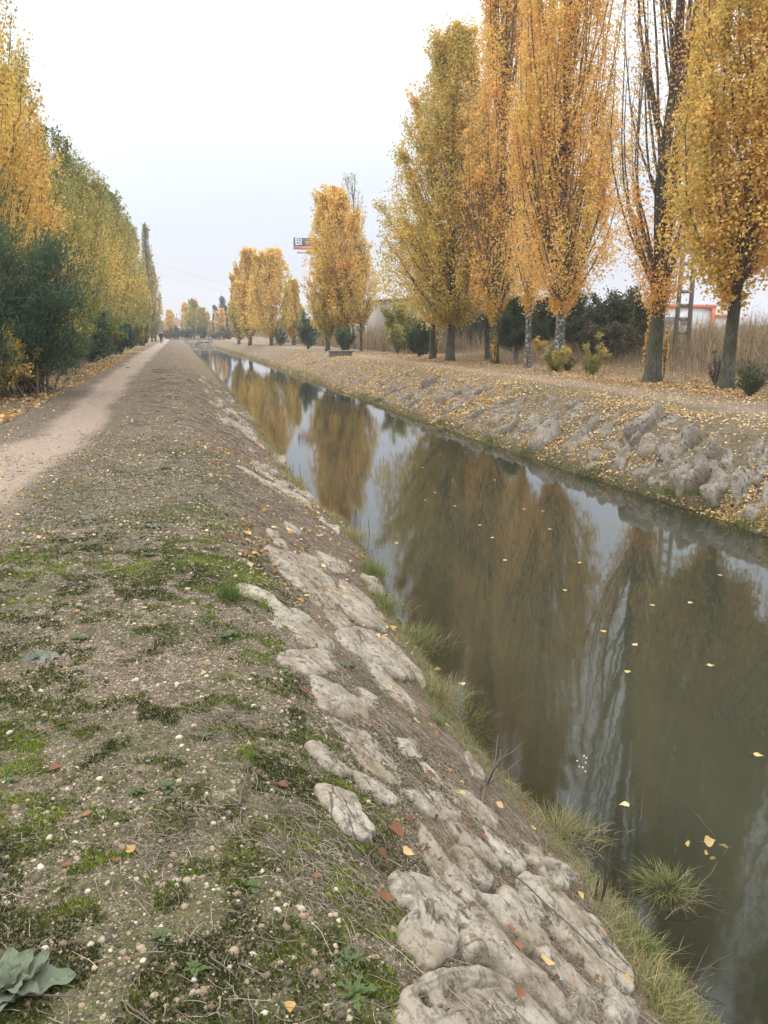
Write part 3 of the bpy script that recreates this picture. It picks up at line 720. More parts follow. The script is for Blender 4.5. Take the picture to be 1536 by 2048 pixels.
tree('poplar_tree', X, Y, 17, 1.3, 2.8, 22000, .10, cst(.82), 'slim orange poplar with thin leaning white trunk just left of the tallest one', seed=15, nl=45, rtrunk=.13, bark=m_bark_w, group=TR_, lean=(.2, 0))
X, Y, _, _ = pt(990, 727)
tree('poplar_tree', X, Y, 22, 2.05, 2.2, 56000, .115, cst(.80, -.04), 'orange poplar whose trunk is wrapped in yellow creeper', seed=16, nl=90, rtrunk=.19, group=TR_)
X, Y, _, _ = pt(900, 722)
tree('poplar_tree', X, Y, 17.4, 5.0, 1.9, 90000, .13, cst(.57, .0), 'wide olive yellow poplar with blackish trunk and spreading lower branches', seed=17, nl=110, ntw=12, rtrunk=.24, env=env_cone, group=TR_, bend=1.35, lf=(.22, .42), low=1.5)
tree('poplar_tree', 17.6, 44.5, 16.8, 1.6, 3, 20000, .125, cst(.72, -.1), 'narrow pale orange poplar between the wide olive one and the creeper wrapped one', seed=18, nl=50, rtrunk=.14, group=TR_)
X, Y, _, _ = pt(865, 718)
tree('young_poplar_tree', X, Y, 8.2, 1.7, 1.8, 12000, .125, cst(.68), 'small yellow tree with straight trunk close left of the blackish ivy covered trunk', seed=19, nl=36, rtrunk=.17, group=TR_)
X, Y, H, R = pt(690, 702, 375, 66)
tree('poplar_tree', X, Y, H, R * 1.05, 1.6, 44000, .17, cst(.68, .14), 'rounded orange and yellow poplar overlapping the shop sign, dark shoots round its trunk', seed=20, nl=90, rtrunk=.25, env=env_oval, group=TR_, bend=1.7, lean=(-.9, 0))
X, Y, H, R = pt(655, 702, 520, 38)
tree('poplar_tree', X, Y, H, R, 1.2, 12000, .17, cst(.5, .1), 'lower olive tree just left of the rounded orange poplar that overlaps the sign', seed=21, nl=44, rtrunk=.18, env=env_oval, group=TR_)
X, Y, H, R = pt(708, 698, 343, 34)
tree('bare_topped_poplar_tree', X, Y, H, R, 5, 1600, .13, cst(.35), 'nearly bare grey poplar rising behind the rounded orange one', seed=22, nl=46, rtrunk=.16, bark=m_bark_g, group=TR_, env=env_oval, sparse_top=.6, lf=(.2, .4))
X, Y, H, R = pt(722, 702, 470, 20)
tree('poplar_tree', X, Y, H, R, 1.5, 3600, .13, cst(.42), 'thin loose greenish poplar right of the rounded orange one', seed=23, nl=34, rtrunk=.1, group=TR_)
far_r = [(500, 689, 492, 27, .66, 'left one of the pair of yellow poplars left of the shop sign'), (543, 691, 497, 46, .64, 'broader right one of the pair of yellow poplars left of the shop sign'),
         (478, 686, 545, 18, .56, 'shorter olive yellow poplar at the far end of the right bank row'), (588, 690, 560, 17, .6, 'low yellow poplar tucked right of the yellow pair')]
for i, (px, pb, ptp, hw, tn, lb) in enumerate(far_r):
    X, Y, H, R = pt(px, pb, ptp, hw)
    tree('poplar_tree', X, Y, H, R * 1.12, .9, 19000, .24, cst(tn, .12), lb, seed=30 + i, nl=60, rtrunk=.22, env=env_oval, group='yellow poplars at the far end of the right bank', bend=1.6)
# left-hand row
TL_ = 'poplars in the dense row left of the path'
left = [(-6.1, 19.5, 17.0, 2.3, .60, 30000, .10, 'nearest greenish gold poplar of the left row, its top cut off by the picture corner'),
        (-5.9, 25.0, 14.6, 2.3, .62, 40000, .10, 'golden poplar rising directly behind the dark willow on the left'),
        (-5.8, 31, 13.0, 2.2, .60, 32000, .11, 'gold and green poplar second behind the dark willow'),
        (-5.9, 37, 12.0, 2.1, .50, 22000, .12, 'olive gold poplar at the tall end of the near left group'),
        (-5.6, 43, 10.8, 2.5, .38, 26000, .12, 'green leafy poplar next past the near golden group on the left'),
        (-5.3, 50, 11.2, 2.3, .41, 18000, .13, 'bushy green and ochre poplar in the middle of the left row'),
        (-5.1, 58, 11.9, 2.3, .46, 16000, .14, 'ochre poplar in the middle of the left row'),
        (-5.0, 67, 12.6, 2.3, .40, 14000, .16, 'olive poplar past the middle of the left row'),
        (-4.8, 78, 13.6, 2.2, .46, 13000, .18, 'pale ochre poplar toward the far left end of the row'),
        (-4.6, 92, 13.6, 1.9, .42, 8000, .20, 'poplar near the far end of the left row'),
        (-4.4, 108, 14.2, 1.8, .46, 7000, .22, 'gold tinged poplar near the walker at the far end of the left row'),
        (-3.9, 146, 19.6, 1.2, .38, 6000, .24, 'slender tallest green column poplar closing the left row'),
        (-3.4, 150, 13.0, 1.6, .42, 5000, .26, 'dark olive poplar overhanging the walker at the end of the path')]
for i, (X, Y, H, R, tn, n_, ls, lb) in enumerate(left):
    tree('poplar_tree', X, Y, H, R, .7, n_, ls, (lambda tn: lambda u, P: tn - .22 * (1 - sstep(.05, .4, u)) - .12 * sstep(.8, 1, u) + .10 * np.exp(-((u - .45) / .2) ** 2))(tn), lb,
         seed=50 + i, nl=84, ntw=10, rtrunk=.15, group=TL_, env=env_oval, bend=1.8, low=1.6)
# ------------------------------------------------------------------ shrubs
def shrub(name, X, Y, H, R, nleaf, lsize, tint, label, mat, cat='shrub', group=None, seed=1, stems=14, aspect=.7, down=0.0, z=None, stemmat=None, base=.1, ntw=9, tdir=False, rs=.02, spread=.9, trunkr=None, foot=.0, leafname='foliage'):
    rng = np.random.default_rng(seed); z = float(ground_z(X, Y)) - .03 if z is None else z
    root = empty(name, (X, Y, z), label, cat, group)
    az = np.arange(stems) * 2.39996 + rng.normal(0, .3, stems); el = rng.uniform(.05, 1, stems) ** .5
    s = np.linspace(0, 1, 6)[None]
    top = H * rng.uniform(.72, 1.0, stems) * (1 - .45 * el ** 2.5)
    rr = R * el * spread
    P = np.stack([(rr[:, None] * s ** .8) * np.cos(az)[:, None], (rr[:, None] * s ** .8) * np.sin(az)[:, None], base * 0 + top[:, None] * s ** .9], -1)
    P[..., 0] += (foot * R * el * np.cos(az * 1.7))[:, None] * (1 - s); P[..., 1] += (foot * R * el * np.sin(az * 1.7))[:, None] * (1 - s)
    P[:, 1:, :2] += rng.normal(0, .05 * R, P[:, 1:, :2].shape)
    g = Geo(); v, f = tubes(P, rs * (1 - .8 * s) * np.ones((stems, 1)) + .003, 4); g.add(v, f)
    nt_ = stems * ntw; li = rng.integers(0, stems, nt_); q = rng.uniform(.15, 1, nt_) * 5; i0 = np.minimum(q.astype(int), 4); u = (q - i0)[:, None]
    B = P[li, i0] * (1 - u) + P[li, i0 + 1] * u
    o_ = B.copy(); o_[:, 2] *= .2; d = unit(unit(o_) * .8 + rng.normal(0, .5, B.shape) + np.array([0, 0, .5 - down]))
    tl = rng.uniform(.2, .6, nt_) * R * .8
    G_ = B + d * tl[:, None]; G_[:, 2] = np.maximum(G_[:, 2], .05)
    TW = np.stack([B, (B + G_) / 2 + np.array([0, 0, .05 * R]), G_ - np.array([0, 0, down * .3]) * tl[:, None]], 1)
    v, f = tubes(TW, np.array([[.006, .004, .002]]) * (lsize / .08) * np.ones((nt_, 1)), 3); g.add(v, f)
    g.obj('stems', stemmat or m_twig, root)
    wgt = .3 + rng.uniform(0, 1, nt_); wgt /= wgt.sum()
    ti = rng.choice(nt_, nleaf, p=wgt); s = rng.uniform(.0, 1.1, nleaf)[:, None]
    Q = TW[ti, 0] * (1 - s) + TW[ti, 2] * s + rng.normal(0, .07 * R, (nleaf, 3)); Q[:, 2] = np.maximum(Q[:, 2], .02)
    td = None
    if tdir: td = d[ti] * .7 + np.array([0, 0, .4 - down])
    v, f = leaf_quads(rng, Q, lsize * rng.uniform(.6, 1.25, nleaf), aspect, 0, td)
    tn = tint(np.clip(Q[:, 2] / H, 0, 1), Q) + .25 * fbm(Q[:, 0] * 1.2 / R + seed, Q[:, 1] * 1.2 / R, Q[:, 2] * 1.2 / R, 2, seed + 3) + rng.normal(0, .09, nleaf)
    g = Geo(); g.add(v, f, tint=np.repeat(np.clip(tn, 0, 1), 4), val=np.repeat(np.clip(rng.normal(.5, .22, nleaf), 0, 1), 4))
    g.obj(leafname, mat, root); return root
LS = 'shrubs under the left row'
shrub('willow_bush', -4.9, 23.2, 5.2, 2.4, 60000, .17, cst(.5, .35), 'large dark blue green willow in front of the golden poplars on the left', m_willow, 'willow', seed=70, stems=44, aspect=.17, ntw=14, tdir=True, rs=.035, z=.0, foot=.75)
shrub('willow_bush', -6.0, 20.6, 5.6, 2.3, 34000, .17, cst(.36, .25), 'dark green willow bush cut off by the left edge of the picture', m_willow, 'willow', seed=71, stems=34, aspect=.17, ntw=14, tdir=True, rs=.04, foot=.7)
shrub('leafy_shrub', -4.5, 21.4, 2.0, .95, 6500, .07, cst(.55, .3), 'rusty yellow shrub in the shade at the foot of the leftmost willow', m_pop, group=LS, seed=72)
shrub('leafy_shrub', -3.9, 23.6, 1.9, .8, 5200, .07, cst(.58, .2), 'rusty orange shrub under the right side of the dark willow', m_pop, group=LS, seed=73)
shrub('leafy_shrub', -4.9, 29.5, 3.4, 1.5, 13000, .10, cst(.30, .35), 'ochre and green shrub just right of the dark willow', m_pop, group=LS, seed=74)
for i, (X, Y, H, R, tn, m_, lb) in enumerate([(-4.9, 34, 3.6, 1.6, .36, m_pop, 'ochre shrub spilling toward the path right of the willow'), (-4.8, 40, 3.4, 1.5, .32, m_pop, 'broad olive shrub in the gap of the left row'),
        (-4.6, 47, 2.8, 1.3, .5, m_willow, 'dark green shrub hugging the left verge'), (-4.5, 55, 3.2, 1.3, .2, m_pop, 'blackish green shrub with leaning stems by the left verge'),
        (-4.4, 64, 3.0, 1.3, .5, m_willow, 'small dark shrub further along the left verge'), (-4.2, 82, 3.2, 1.4, .25, m_pop, 'low olive shrub far along the left verge'), (-3.8, 105, 3, 1.1, .25, m_pop, 'last low shrub before the walker')]):
    shrub('leafy_shrub', X, Y, H, R, 10000, .11 + Y * .0008, cst(tn, .2), lb, m_, group=LS, seed=75 + i)
for i, (X, Y) in enumerate([(-7.6, 22), (-7.4, 28), (-7.2, 35), (-7, 44), (-6.8, 54), (-6.6, 66), (-6.3, 85), (-6, 105)]):
    shrub('background_shrub', X, Y, 3.4, 1.9, 5000, .16, cst(.3, .2), 'dark shrub behind the trunks of the left row, %s' % ['nearest the camera', 'second from the camera', 'third from the camera', 'fourth from the camera', 'fifth from the camera', 'sixth from the camera', 'second to last before the walker', 'last before the walker'][i], m_dark, group='dark shrubs behind the left row', seed=90 + i)
# right side shrubs, between and behind the trunks
def sh_px(name, px, pb, ptp, hw, n_, ls, tn, mat, lb, seed, **kw):
    X, Y, H, R = pt(px, pb, ptp, hw)
    gz = float(ground_z(X, Y)); return shrub(name, X, Y, max(.3, H - gz), R, n_, ls, tn, lb, mat, seed=seed, **kw)
sh_px('leafy_shrub', 1112, 744, 682, 28, 4600, .075, cst(.42, .1), m_pop, 'yellow and green shrub at the foot of the tallest poplar', 110)
sh_px('leafy_shrub', 1136, 742, 705, 14, 1500, .07, cst(.3), m_pop, 'small pale green shrub right of the one at the foot of the tallest poplar', 111)
sh_px('creeper', 1292, 762, 612, 13, 2600, .085, cst(.78), m_pop, 'upright golden creeper climbing left of the green mossy trunk', 112, cat='creeper', spread=.6)
sh_px('creeper', 1327, 757, 640, 9, 700, .085, cst(.76), m_pop, 'thin golden creeper right of the green mossy trunk', 113, cat='creeper', spread=.6)
sh_px('creeper', 989, 728, 640, 9, 1600, .09, cst(.62, -.2), m_pop, 'yellow creeper wrapped round the trunk of the orange poplar', 114, cat='creeper', spread=.6)
sh_px('creeper', 871, 718, 655, 8, 900, .09, cst(.40, .1), m_pop, 'yellow green ivy on the small straight trunk', 115, cat='creeper', spread=.6)
sh_px('young_tree', 1186, 750, 664, 30, 3200, .06, cst(.36, .1), m_pop, 'young thin tree with sparse pale green leaves on open leaf litter', 116, cat='young tree', stems=9, rs=.012)
sh_px('leafy_shrub', 1430, 772, 690, 18, 500, .05, cst(.2), m_brush, 'bare dark twiggy shrub against the crooked trunk', 117, stems=20)
sh_px('leafy_shrub', 1500, 792, 705, 42, 3000, .05, cst(.6, .2), m_herb, 'grey green straggly shrub between the crooked trunk and the right edge', 118, stems=24)
sh_px('leafy_shrub', 1078, 718, 672, 20, 1800, .09, cst(.62), m_pop, 'yellow shrub low under the dark pines', 119)
sh_px('round_shrub', 616, 699, 617, 28, 7000, .13, cst(.55, .2), m_willow, 'round blue green shrub tree with two short stems', 120, cat='shrub tree', stems=16)
sh_px('leafy_shrub', 690, 704, 640, 22, 3600, .12, cst(.3), m_willow, 'dark green shoots round the trunk under the rounded orange poplar', 121)
sh_px('leafy_shrub', 560, 692, 655, 18, 2400, .14, cst(.35), m_willow, 'dark green bush at the foot of the yellow pair', 122)
sh_px('leafy_shrub', 838, 713, 632, 34, 10000, .12, cst(.35, .2), m_willow, 'dark green vine covered bush left of the small straight trunk', 123)
sh_px('leafy_shrub', 795, 708, 590, 48, 13000, .13, cst(.40, .15), m_pop, 'brownish olive bush in front of the beige block', 124)
sh_px('leafy_shrub', 950, 705, 606, 52, 20000, .13, cst(.42, .2), m_dark, 'dark green thicket between the black trunk and the creeper wrapped trunk', 125, stems=24)
sh_px('leafy_shrub', 905, 702, 620, 40, 10000, .13, cst(.45, .2), m_dark, 'green bush half hidden behind the black trunk', 126)
# pines
def pine(px, pb, ptp, hw, zfrac, lb, seed, n_=12000):
    X, Y, H, R = pt(px, pb, ptp, hw)
    return tree('pine_tree', X, Y, H, R, H * zfrac, n_ * 2, .20, cst(.35, .35), lb, seed=seed, nl=46, ntw=12, env=lambda u: np.clip(u / .2 + .6, 0, 1) * (1 - u ** 2) ** .5 + .05, rtrunk=.13,
                leafmat=m_dark, bark=m_twig, aspect=.13, bend=1.1, lf=(.15, .35), low=1.0, group='dark pines behind the right row', twl=.7, jit=.14)
pine(1031, 729, 596, 38, .30, 'small dark pine with bare leaning trunk left of the thin white trunk', 130)
pine(1085, 716, 604, 44, .25, 'dark pine behind the thin white trunk', 131, 12000)
pine(1145, 716, 600, 48, .12, 'dark broad pine right of the tallest poplar trunk', 132, 15000)
pine(1010, 712, 612, 30, .12, 'dark pine deep between the creeper wrapped trunk and the small pine', 133, 7000)
for i, (px, pb, ptp, hw, mt, tn, lb) in enumerate([(1195, 722, 600, 40, m_dark, .6, 'tall dark green hedge bush right of the broad pine'), (1240, 724, 580, 42, m_dark, .72, 'tallest olive green hedge bush left of the green mossy trunk'),
        (1278, 724, 590, 34, m_brush, .45, 'brownish bare hedge bush directly behind the green mossy trunk'), (1215, 728, 650, 46, m_brush, .1, 'dark brown twiggy undergrowth at the foot of the hedge'), (1290, 712, 640, 30, m_brush, .2, 'brown undergrowth behind the golden creeper')]):
    sh_px('hedge_bush', px, pb, ptp - 4, hw * 1.25, 20000, .13, cst(tn, .3), mt, lb, 140 + i, stems=28, group='hedge bushes behind the right row', ntw=12)
# far middle
def far_tree(px, Y, ptp, hw, tn, mat, lb, seed, env=env_oval, zb=.8, name='distant_tree', asp=.8, n_=6000):
    P = at_y(px, 668, Y); H = h_for(P[0], Y, ptp); R = hw * depth(P) / f_px
    return tree(name, P[0], Y, H, R, zb, n_, .38, cst(tn, .15), lb, seed=seed, nl=50, ntw=9, rtrunk=.25, leafmat=mat, env=env, bend=1.5, low=1.4, group='trees beyond the end of the canal', aspect=asp, jit=.2)
far_tree(388, 215, 598, 17, .42, m_pop, 'rounded green yellow tree straight beyond the sluice', 150)
far_tree(404, 212, 616, 13, .36, m_pop, 'lower green tree right of the rounded one beyond the sluice', 151)
far_tree(372, 245, 605, 9, .66, m_pop, 'orange tree half hidden left of the rounded green one', 152)
far_tree(416, 240, 622, 7, .66, m_pop, 'pale orange tree right of the green pair beyond the sluice', 153)
far_tree(447, 250, 592, 13, .5, m_dark, 'tallest dark conifer beyond the sluice', 154, env=env_cone, asp=.3)
far_tree(433, 240, 612, 10, .4, m_dark, 'smaller dark conifer left of the tallest one', 155, env=env_cone, asp=.3)
far_tree(452, 235, 610, 10, .5, m_dark, 'dark bushy conifer right of the tallest one', 159, env=env_oval, asp=.3)
far_tree(435, 220, 622, 4, .74, m_pop, 'left one of two small orange poplars before the conifers', 156)
far_tree(446, 220, 617, 5, .74, m_pop, 'right one of two small orange poplars before the conifers', 157)
far_tree(342, 250, 620, 13, .62, m_pop, 'washed out ochre tree behind the roofed house', 158)
for i, (px, Y, ptp, hw, mt, tn, lb) in enumerate([(350, 205, 652, 14, m_brush, .25, 'grey purple shrub beside the path end'), (375, 208, 655, 14, m_dark, .4, 'dark green shrub under the rounded tree'), (404, 205, 656, 12, m_dark, .5, 'dark shrub left of the far lamp'),
        (455, 200, 652, 16, m_brush, .15, 'grey brown shrub under the conifers'), (432, 206, 660, 14, m_brush, .5, 'tan shrub at the far right end of the sluice'), (478, 180, 655, 14, m_brush, .4, 'brown shrub at the end of the right row'), (335, 215, 658, 10, m_brush, .1, 'dark shrub beyond the walker')]):
    P = at_y(px, 668, Y); H = h_for(P[0], Y, ptp)
    shrub('distant_shrub', P[0], Y, H, hw * depth(P) / f_px, 2500, .38, cst(tn, .2), lb, mt, seed=160 + i, group='shrubs beyond the end of the canal')
# far belt of woods closing the horizon, uncountable
rng = np.random.default_rng(77); n_ = 26000
az = rng.uniform(-.35, 1.15, n_); dd = rng.uniform(320, 380, n_); X = np.sin(az) * dd; Y = np.cos(az) * dd
hm = 5.5 + 3.0 * fbm(az * 14, 0 * az, 0, 3, 4); Z = rng.uniform(0, 1, n_) ** .8 * hm
v, f = leaf_quads(rng, np.stack([X, Y, Z], -1), rng.uniform(.8, 2.2, n_), .8)
g = Geo(); g.add(v, f, tint=np.repeat(np.clip(.45 + .5 * fbm(az * 25, Z * .1, 0, 2, 6), 0, 1), 4), val=np.repeat(rng.uniform(.2, .7, n_), 4))
tag(g.obj('distant_woods', m_brush), 'low brownish belt of far woods closing the horizon', kind='stuff')

# ------------------------------------------------------------------ grasses and reeds
def blades(rng, P, h, w, lean, nseg=3, dirv=None):
    """P (n,3) roots, h heights; curved tapered strips"""
    n = len(P); az = rng.uniform(0, 2 * math.pi, n) if dirv is None else dirv
    h = np.asarray(h) * np.ones(n); lean = np.asarray(lean) * np.ones(n); w = np.asarray(w) * np.ones(n)
    s = np.linspace(0, 1, nseg + 1)
    D = np.stack([np.cos(az), np.sin(az), 0 * az], -1); wa = az + rng.uniform(.6, 2.5, n); W_ = np.stack([np.cos(wa), np.sin(wa), 0 * az], -1)
    C = P[:, None] + D[:, None] * (lean[:, None] * h[:, None] * s[None] ** 1.8)[..., None] + np.array([0, 0, 1.])[None, None] * (h[:, None] * (s[None] - .35 * np.minimum(lean[:, None], 1.6) * s[None] ** 2.5))[..., None]
    ww = (w[:, None] * (1 - s[None] ** 1.5 * .92))[..., None] * W_[:, None]
    V = np.stack([C - ww, C + ww], 2)
    idx = np.arange(n * (nseg + 1) * 2).reshape(n, nseg + 1, 2)
    F = np.stack([idx[:, :-1, 0], idx[:, :-1, 1], idx[:, 1:, 1], idx[:, 1:, 0]], -1).reshape(-1, 4)
    return V.reshape(-1, 3), F, (nseg + 1) * 2
rng = np.random.default_rng(21)
def field(name, n_, region, h, w, lab, mat=m_reed, tl=(.2, .9), seed=1, lean=.5, nseg=3, clump=.5):
    r = np.random.default_rng(seed); X, Y = region(r, n_)
    Z = ground_z(X, Y) - .02; hh = h * r.uniform(.5, 1.1, len(X)) * (1 + clump * fbm(X * .5, Y * .5, 0, 2, seed))
    v, f, k = blades(r, np.stack([X, Y, Z], -1), hh, w, np.abs(r.normal(0, lean, len(X))), nseg)
    g = Geo(); tt_ = np.clip(r.uniform(*tl, len(X)) + .25 * fbm(X * .35, Y * .35, 0, 2, seed + 4), 0, 1)
    g.add(v, f, tint=np.repeat(tt_, k), val=np.repeat(r.uniform(.15, .95, len(X)), k))
    return tag(g.obj(name, mat), lab, kind='stuff')
field('dry_reed_grass', 15000, lambda r, n: (r.uniform(23, 44, n), r.uniform(22, 62, n)), 1.75, .012, 'tall tan dry reed grass covering the rise behind the concrete pole', tl=(.05, .95), seed=1, lean=.65, clump=1.1)
field('dry_reed_grass', 5000, lambda r, n: (r.uniform(19.5, 27, n), r.uniform(18, 50, n)), 1.0, .008, 'brown knee high brush in front of the reed covered rise', m_reed, (0, .6), 2, .6)
field('dry_reed_grass', 6000, lambda r, n: (r.uniform(17, 30, n), r.uniform(58, 85, n)), 2.3, .02, 'tan dry bushes in front of the beige block', m_reed, (.0, .7), 3, .5)
field('dry_reed_grass', 4000, lambda r, n: (r.uniform(16.5, 30, n), r.uniform(84, 130, n)), 2.3, .03, 'tan dry bushes behind the far yellow poplars', m_reed, (.0, .6), 4, .5)
field('dry_grass', 9000, lambda r, n: (r.uniform(16.2, 22, n), r.uniform(17, 52, n)), .35, .005, 'short dry tan grass between and behind the right hand trunks', m_reed, (.2, 1), 5, .9)
field('dry_grass', 2500, lambda r, n: (r.uniform(17.5, 21, n), r.uniform(36, 52, n)), .9, .007, 'pale dry grass clumps behind the black trunk', m_reed, (.5, 1), 6, .6)
field('dry_grass', 5000, lambda r, n: (r.uniform(-9, -4.4, n), r.uniform(16, 60, n)), .3, .005, 'dry weeds under the left row', m_reed, (.0, .6), 7, .9)
field('short_grass', 26000, lambda r, n: (r.uniform(-3.6, 1.2, n), 5 * (45 / 5) ** r.uniform(0, 1, n)), .028, .0022, 'thin short grass and weeds of the left verge', m_grass, (.25, 1), 13, 1.0, 2)
field('short_grass', 20000, lambda r, n: (r.uniform(-1.6, .7, n), r.uniform(1.2, 5.2, n)), .022, .0009, 'fine short green shoots on the near verge', m_grass, (.0, .6), 14, 1.0, 2)
field('dry_grass', 16000, lambda r, n: (r.uniform(.5, 2.0, n), 1.6 * (14 / 1.6) ** r.uniform(0, 1, n)), .045, .0011, 'short dry grass between the slabs of the left bank', m_reed, (.0, .9), 15, 1.3, 2)
field('dry_grass', 9000, lambda r, n: (r.uniform(.2, 2.4, n), 12 * (70 / 12) ** r.uniform(0, 1, n)), .08, .004, 'short dry grass on the far left bank', m_reed, (.2, 1), 16, 1.0, 2)
field('dry_grass', 16000, lambda r, n: (r.uniform(8, 11.5, n), 8.5 * (50 / 8.5) ** r.uniform(0, 1, n)), .06, .004, 'short olive and dry grass on the right bank', m_grass, (.3, 1), 17, 1.1, 2)
# waterside fringe on both banks
def edge_region(side, y0, y1, a, b):
    def f(r, n):
        Y = y0 * (y1 / y0) ** r.uniform(0, 1, n); e = fL(Y) if side < 0 else fR(Y)
        return e + side * r.uniform(a, b, n), Y
    return f
field('waterside_grass', 17000, edge_region(-1, 2.2, 12, -.07, .30), .085, .0016, 'short green and straw grass along the left waterline', m_grass, (.15, .95), 8, .9, 3, .9)
field('waterside_grass', 5000, edge_region(-1, 12, 90, -.05, .35), .20, .005, 'brown dry grass along the far left waterline', m_grass, (.5, 1), 9, .7, 2, .8)
field('waterside_grass', 11000, edge_region(1, 8, 40, -.08, .32), .16, .004, 'tufty green brown grass along the right waterline', m_grass, (.1, .9), 10, .9, 2, .9)
field('waterside_grass', 3500, edge_region(1, 40, 170, -.1, .4), .3, .012, 'dry grass along the far right waterline', m_grass, (.5, 1), 12, .7, 2, .8)
# grass tufts one can point at
def tuft(px, py, n_, h, spread, tl, label, seed, lean=.8, w=.0022, mat=m_grass, name='grass_tuft', cat='grass tuft', z=None, group=None):
    r = np.random.default_rng(seed); P = ray_ground(px, py) if z is None else at(px, py, z)
    root = empty(name, P, label, cat, group)
    Q = r.normal(0, spread, (n_, 3)) * np.array([1, 1, .1]); Q[:, 2] = 0
    az = np.arctan2(Q[:, 1], Q[:, 0]) + r.normal(0, .6, n_)
    v, f, k = blades(r, Q, h * r.uniform(.4, 1.1, n_), w, np.abs(r.normal(0, lean, n_)), 4, az)
    v[:, 2] -= .03
    g = Geo(); g.add(v, f, tint=np.repeat(np.clip(r.uniform(*tl, n_), 0, 1), k), val=np.repeat(r.uniform(.1, .95, n_), k))
    g.obj('blades', mat, root)['kind'] = 'stuff'
    # dead straw collar
    m_ = n_ // 3; Q = r.normal(0, spread * 1.3, (m_, 3)); Q[:, 2] = 0
    v, f, k = blades(r, Q, h * r.uniform(.3, .7, m_), w * .8, np.abs(r.normal(1.2, .4, m_)), 3, np.arctan2(Q[:, 1], Q[:, 0]))
    v[:, 2] -= .02
    g = Geo(); g.add(v, f, tint=np.repeat(r.uniform(.7, 1, m_), k), val=np.repeat(r.uniform(.1, .8, m_), k)); g.obj('dead_blades', mat, root)['kind'] = 'stuff'
    return root
GT = 'grass tufts along the near waterline'
tuft(460, 1200, 260, .17, .035, (.0, .35), 'upright green tuft on the verge beside the head of the long tan slab', 200, .45)
tuft(865, 1450, 220, .09, .03, (.0, .12), 'small vivid green tuft above the heap of brown leaves', 201, .6)
tuft(700, 1080, 480, .26, .12, (.5, 1), 'brown sedge clump with dark upright stalks at the water edge', 202, .5)
tuft(735, 1145, 520, .21, .13, (.1, .6), 'green waterside tuft just below the brown sedge clump', 203, .8, group=GT)
tuft(760, 1215, 480, .19, .11, (.1, .6), 'green tuft beside the blunt end of the ridged slabs', 204, .8, group=GT)
tuft(815, 1285, 640, .21, .12, (.1, .75), 'long haired grass tuft drooping over the water beside the pale rounded slab', 205, .9, group=GT)
tuft(865, 1390, 560, .17, .11, (.3, .9), 'olive straw coloured tuft above the fallen leaf heap', 206, .9, group=GT)
tuft(920, 1445, 480, .13, .10, (.15, .7), 'low dark tuft below the olive straw one', 207, .9, group=GT)
tuft(1060, 1580, 820, .15, .13, (.2, .9), 'wide drooping tuft standing in the shallows by the white seed heads', 208, 1.0, group=GT)
tuft(1170, 1690, 620, .13, .06, (.0, .3), 'bright green upright tuft in the shallows', 209, .55, group=GT)
tuft(1115, 1665, 520, .14, .10, (.3, .9), 'mixed green and straw tuft left of the bright green one', 210, .8, group=GT)
tuft(1335, 1775, 620, .095, .06, (.1, .8), 'round tuft standing out in the water under the twig with yellow leaves', 211, 1.0, group=GT, z=WZ)
tuft(1250, 1790, 360, .12, .08, (.3, .9), 'ragged tuft below the ridged slab tip', 212, .9, group=GT)
tuft(1262, 1900, 300, .12, .05, (.0, .5), 'green tuft in the corner where bank meets clear shallow water', 213, .8, group=GT)
tuft(1300, 2010, 420, .09, .08, (.2, .9), 'matted tuft at the bottom edge of the picture by the water', 214, 1.1, group=GT)
tuft(1030, 1525, 380, .10, .09, (.3, .9), 'thin brownish tuft at the water edge above the wide drooping one', 215, .9, group=GT)
tuft(555, 905, 260, .2, .10, (.3, .8), 'small tuft where the left bank juts out', 216, .7)
tuft(590, 965, 160, .28, .10, (.7, 1), 'brown dead stalks standing in front of the sign reflection', 217, .25)
tuft(650, 1010, 360, .27, .13, (.6, 1), 'dry straw tuft above the brown sedge clump', 218, .6)
for i, (px, py) in enumerate([(1170, 940), (1190, 948), (1060, 905), (985, 880), (1400, 985), (1500, 1050), (1350, 985), (760, 800), (890, 845)]):
    P = ray_ground(px, py)
    tuft(px, py, 200, .22, .14, (.0, .5), ['green tuft under the orange leaf drift on the right waterline', 'second green tuft beside the drift on the right waterline', 'dark green weed clump on the right waterline below the grey rocks',
        'olive clump further left on the right waterline', 'vivid green weed clump below the largest boulder', 'spiky green tuft at the right edge waterline', 'dark overhanging tuft on the right waterline', 'green weeds where the far right bank bends', 'olive weeds on the right waterline below the small rocks'][i], 230 + i, .8, .004)
# dark upright stalks at the waterline
for i, (px, py, hh, nn) in enumerate([(585, 960, .35, 5), (715, 1075, .34, 8), (735, 1090, .25, 5), (1190, 1800, .20, 4), (1240, 1800, .22, 4), (1100, 1520, .2, 2)]):
    r = np.random.default_rng(260 + i); P = ray_ground(px, py); root = empty('dead_stalks', P, ['dark stalks sticking up before the sign reflection', 'group of dark stalks on the sedge clump', 'few dark stalks at the right side of the sedge clump', 'brown stalks in the grass by the ridged slab tip',
        'second bunch of brown stalks nearer the water', 'two thin stalks in front of the drooping tuft'][i], 'dead stalks')
    B = r.normal(0, .06, (nn, 3)); B[:, 2] = -.05; T = B + np.stack([r.normal(0, .03, nn), r.normal(0, .03, nn), hh * r.uniform(.6, 1.1, nn)], -1)
    for j in range(nn):
        g = Geo(); v, f = tubes(np.stack([B[j], (B[j] + T[j]) / 2 + r.normal(0, .008, 3), T[j]])[None], np.array([[.006, .005, .003]]), 5); g.add(v, f, tint=.08, val=.2); g.obj('stalk', m_straw, root)

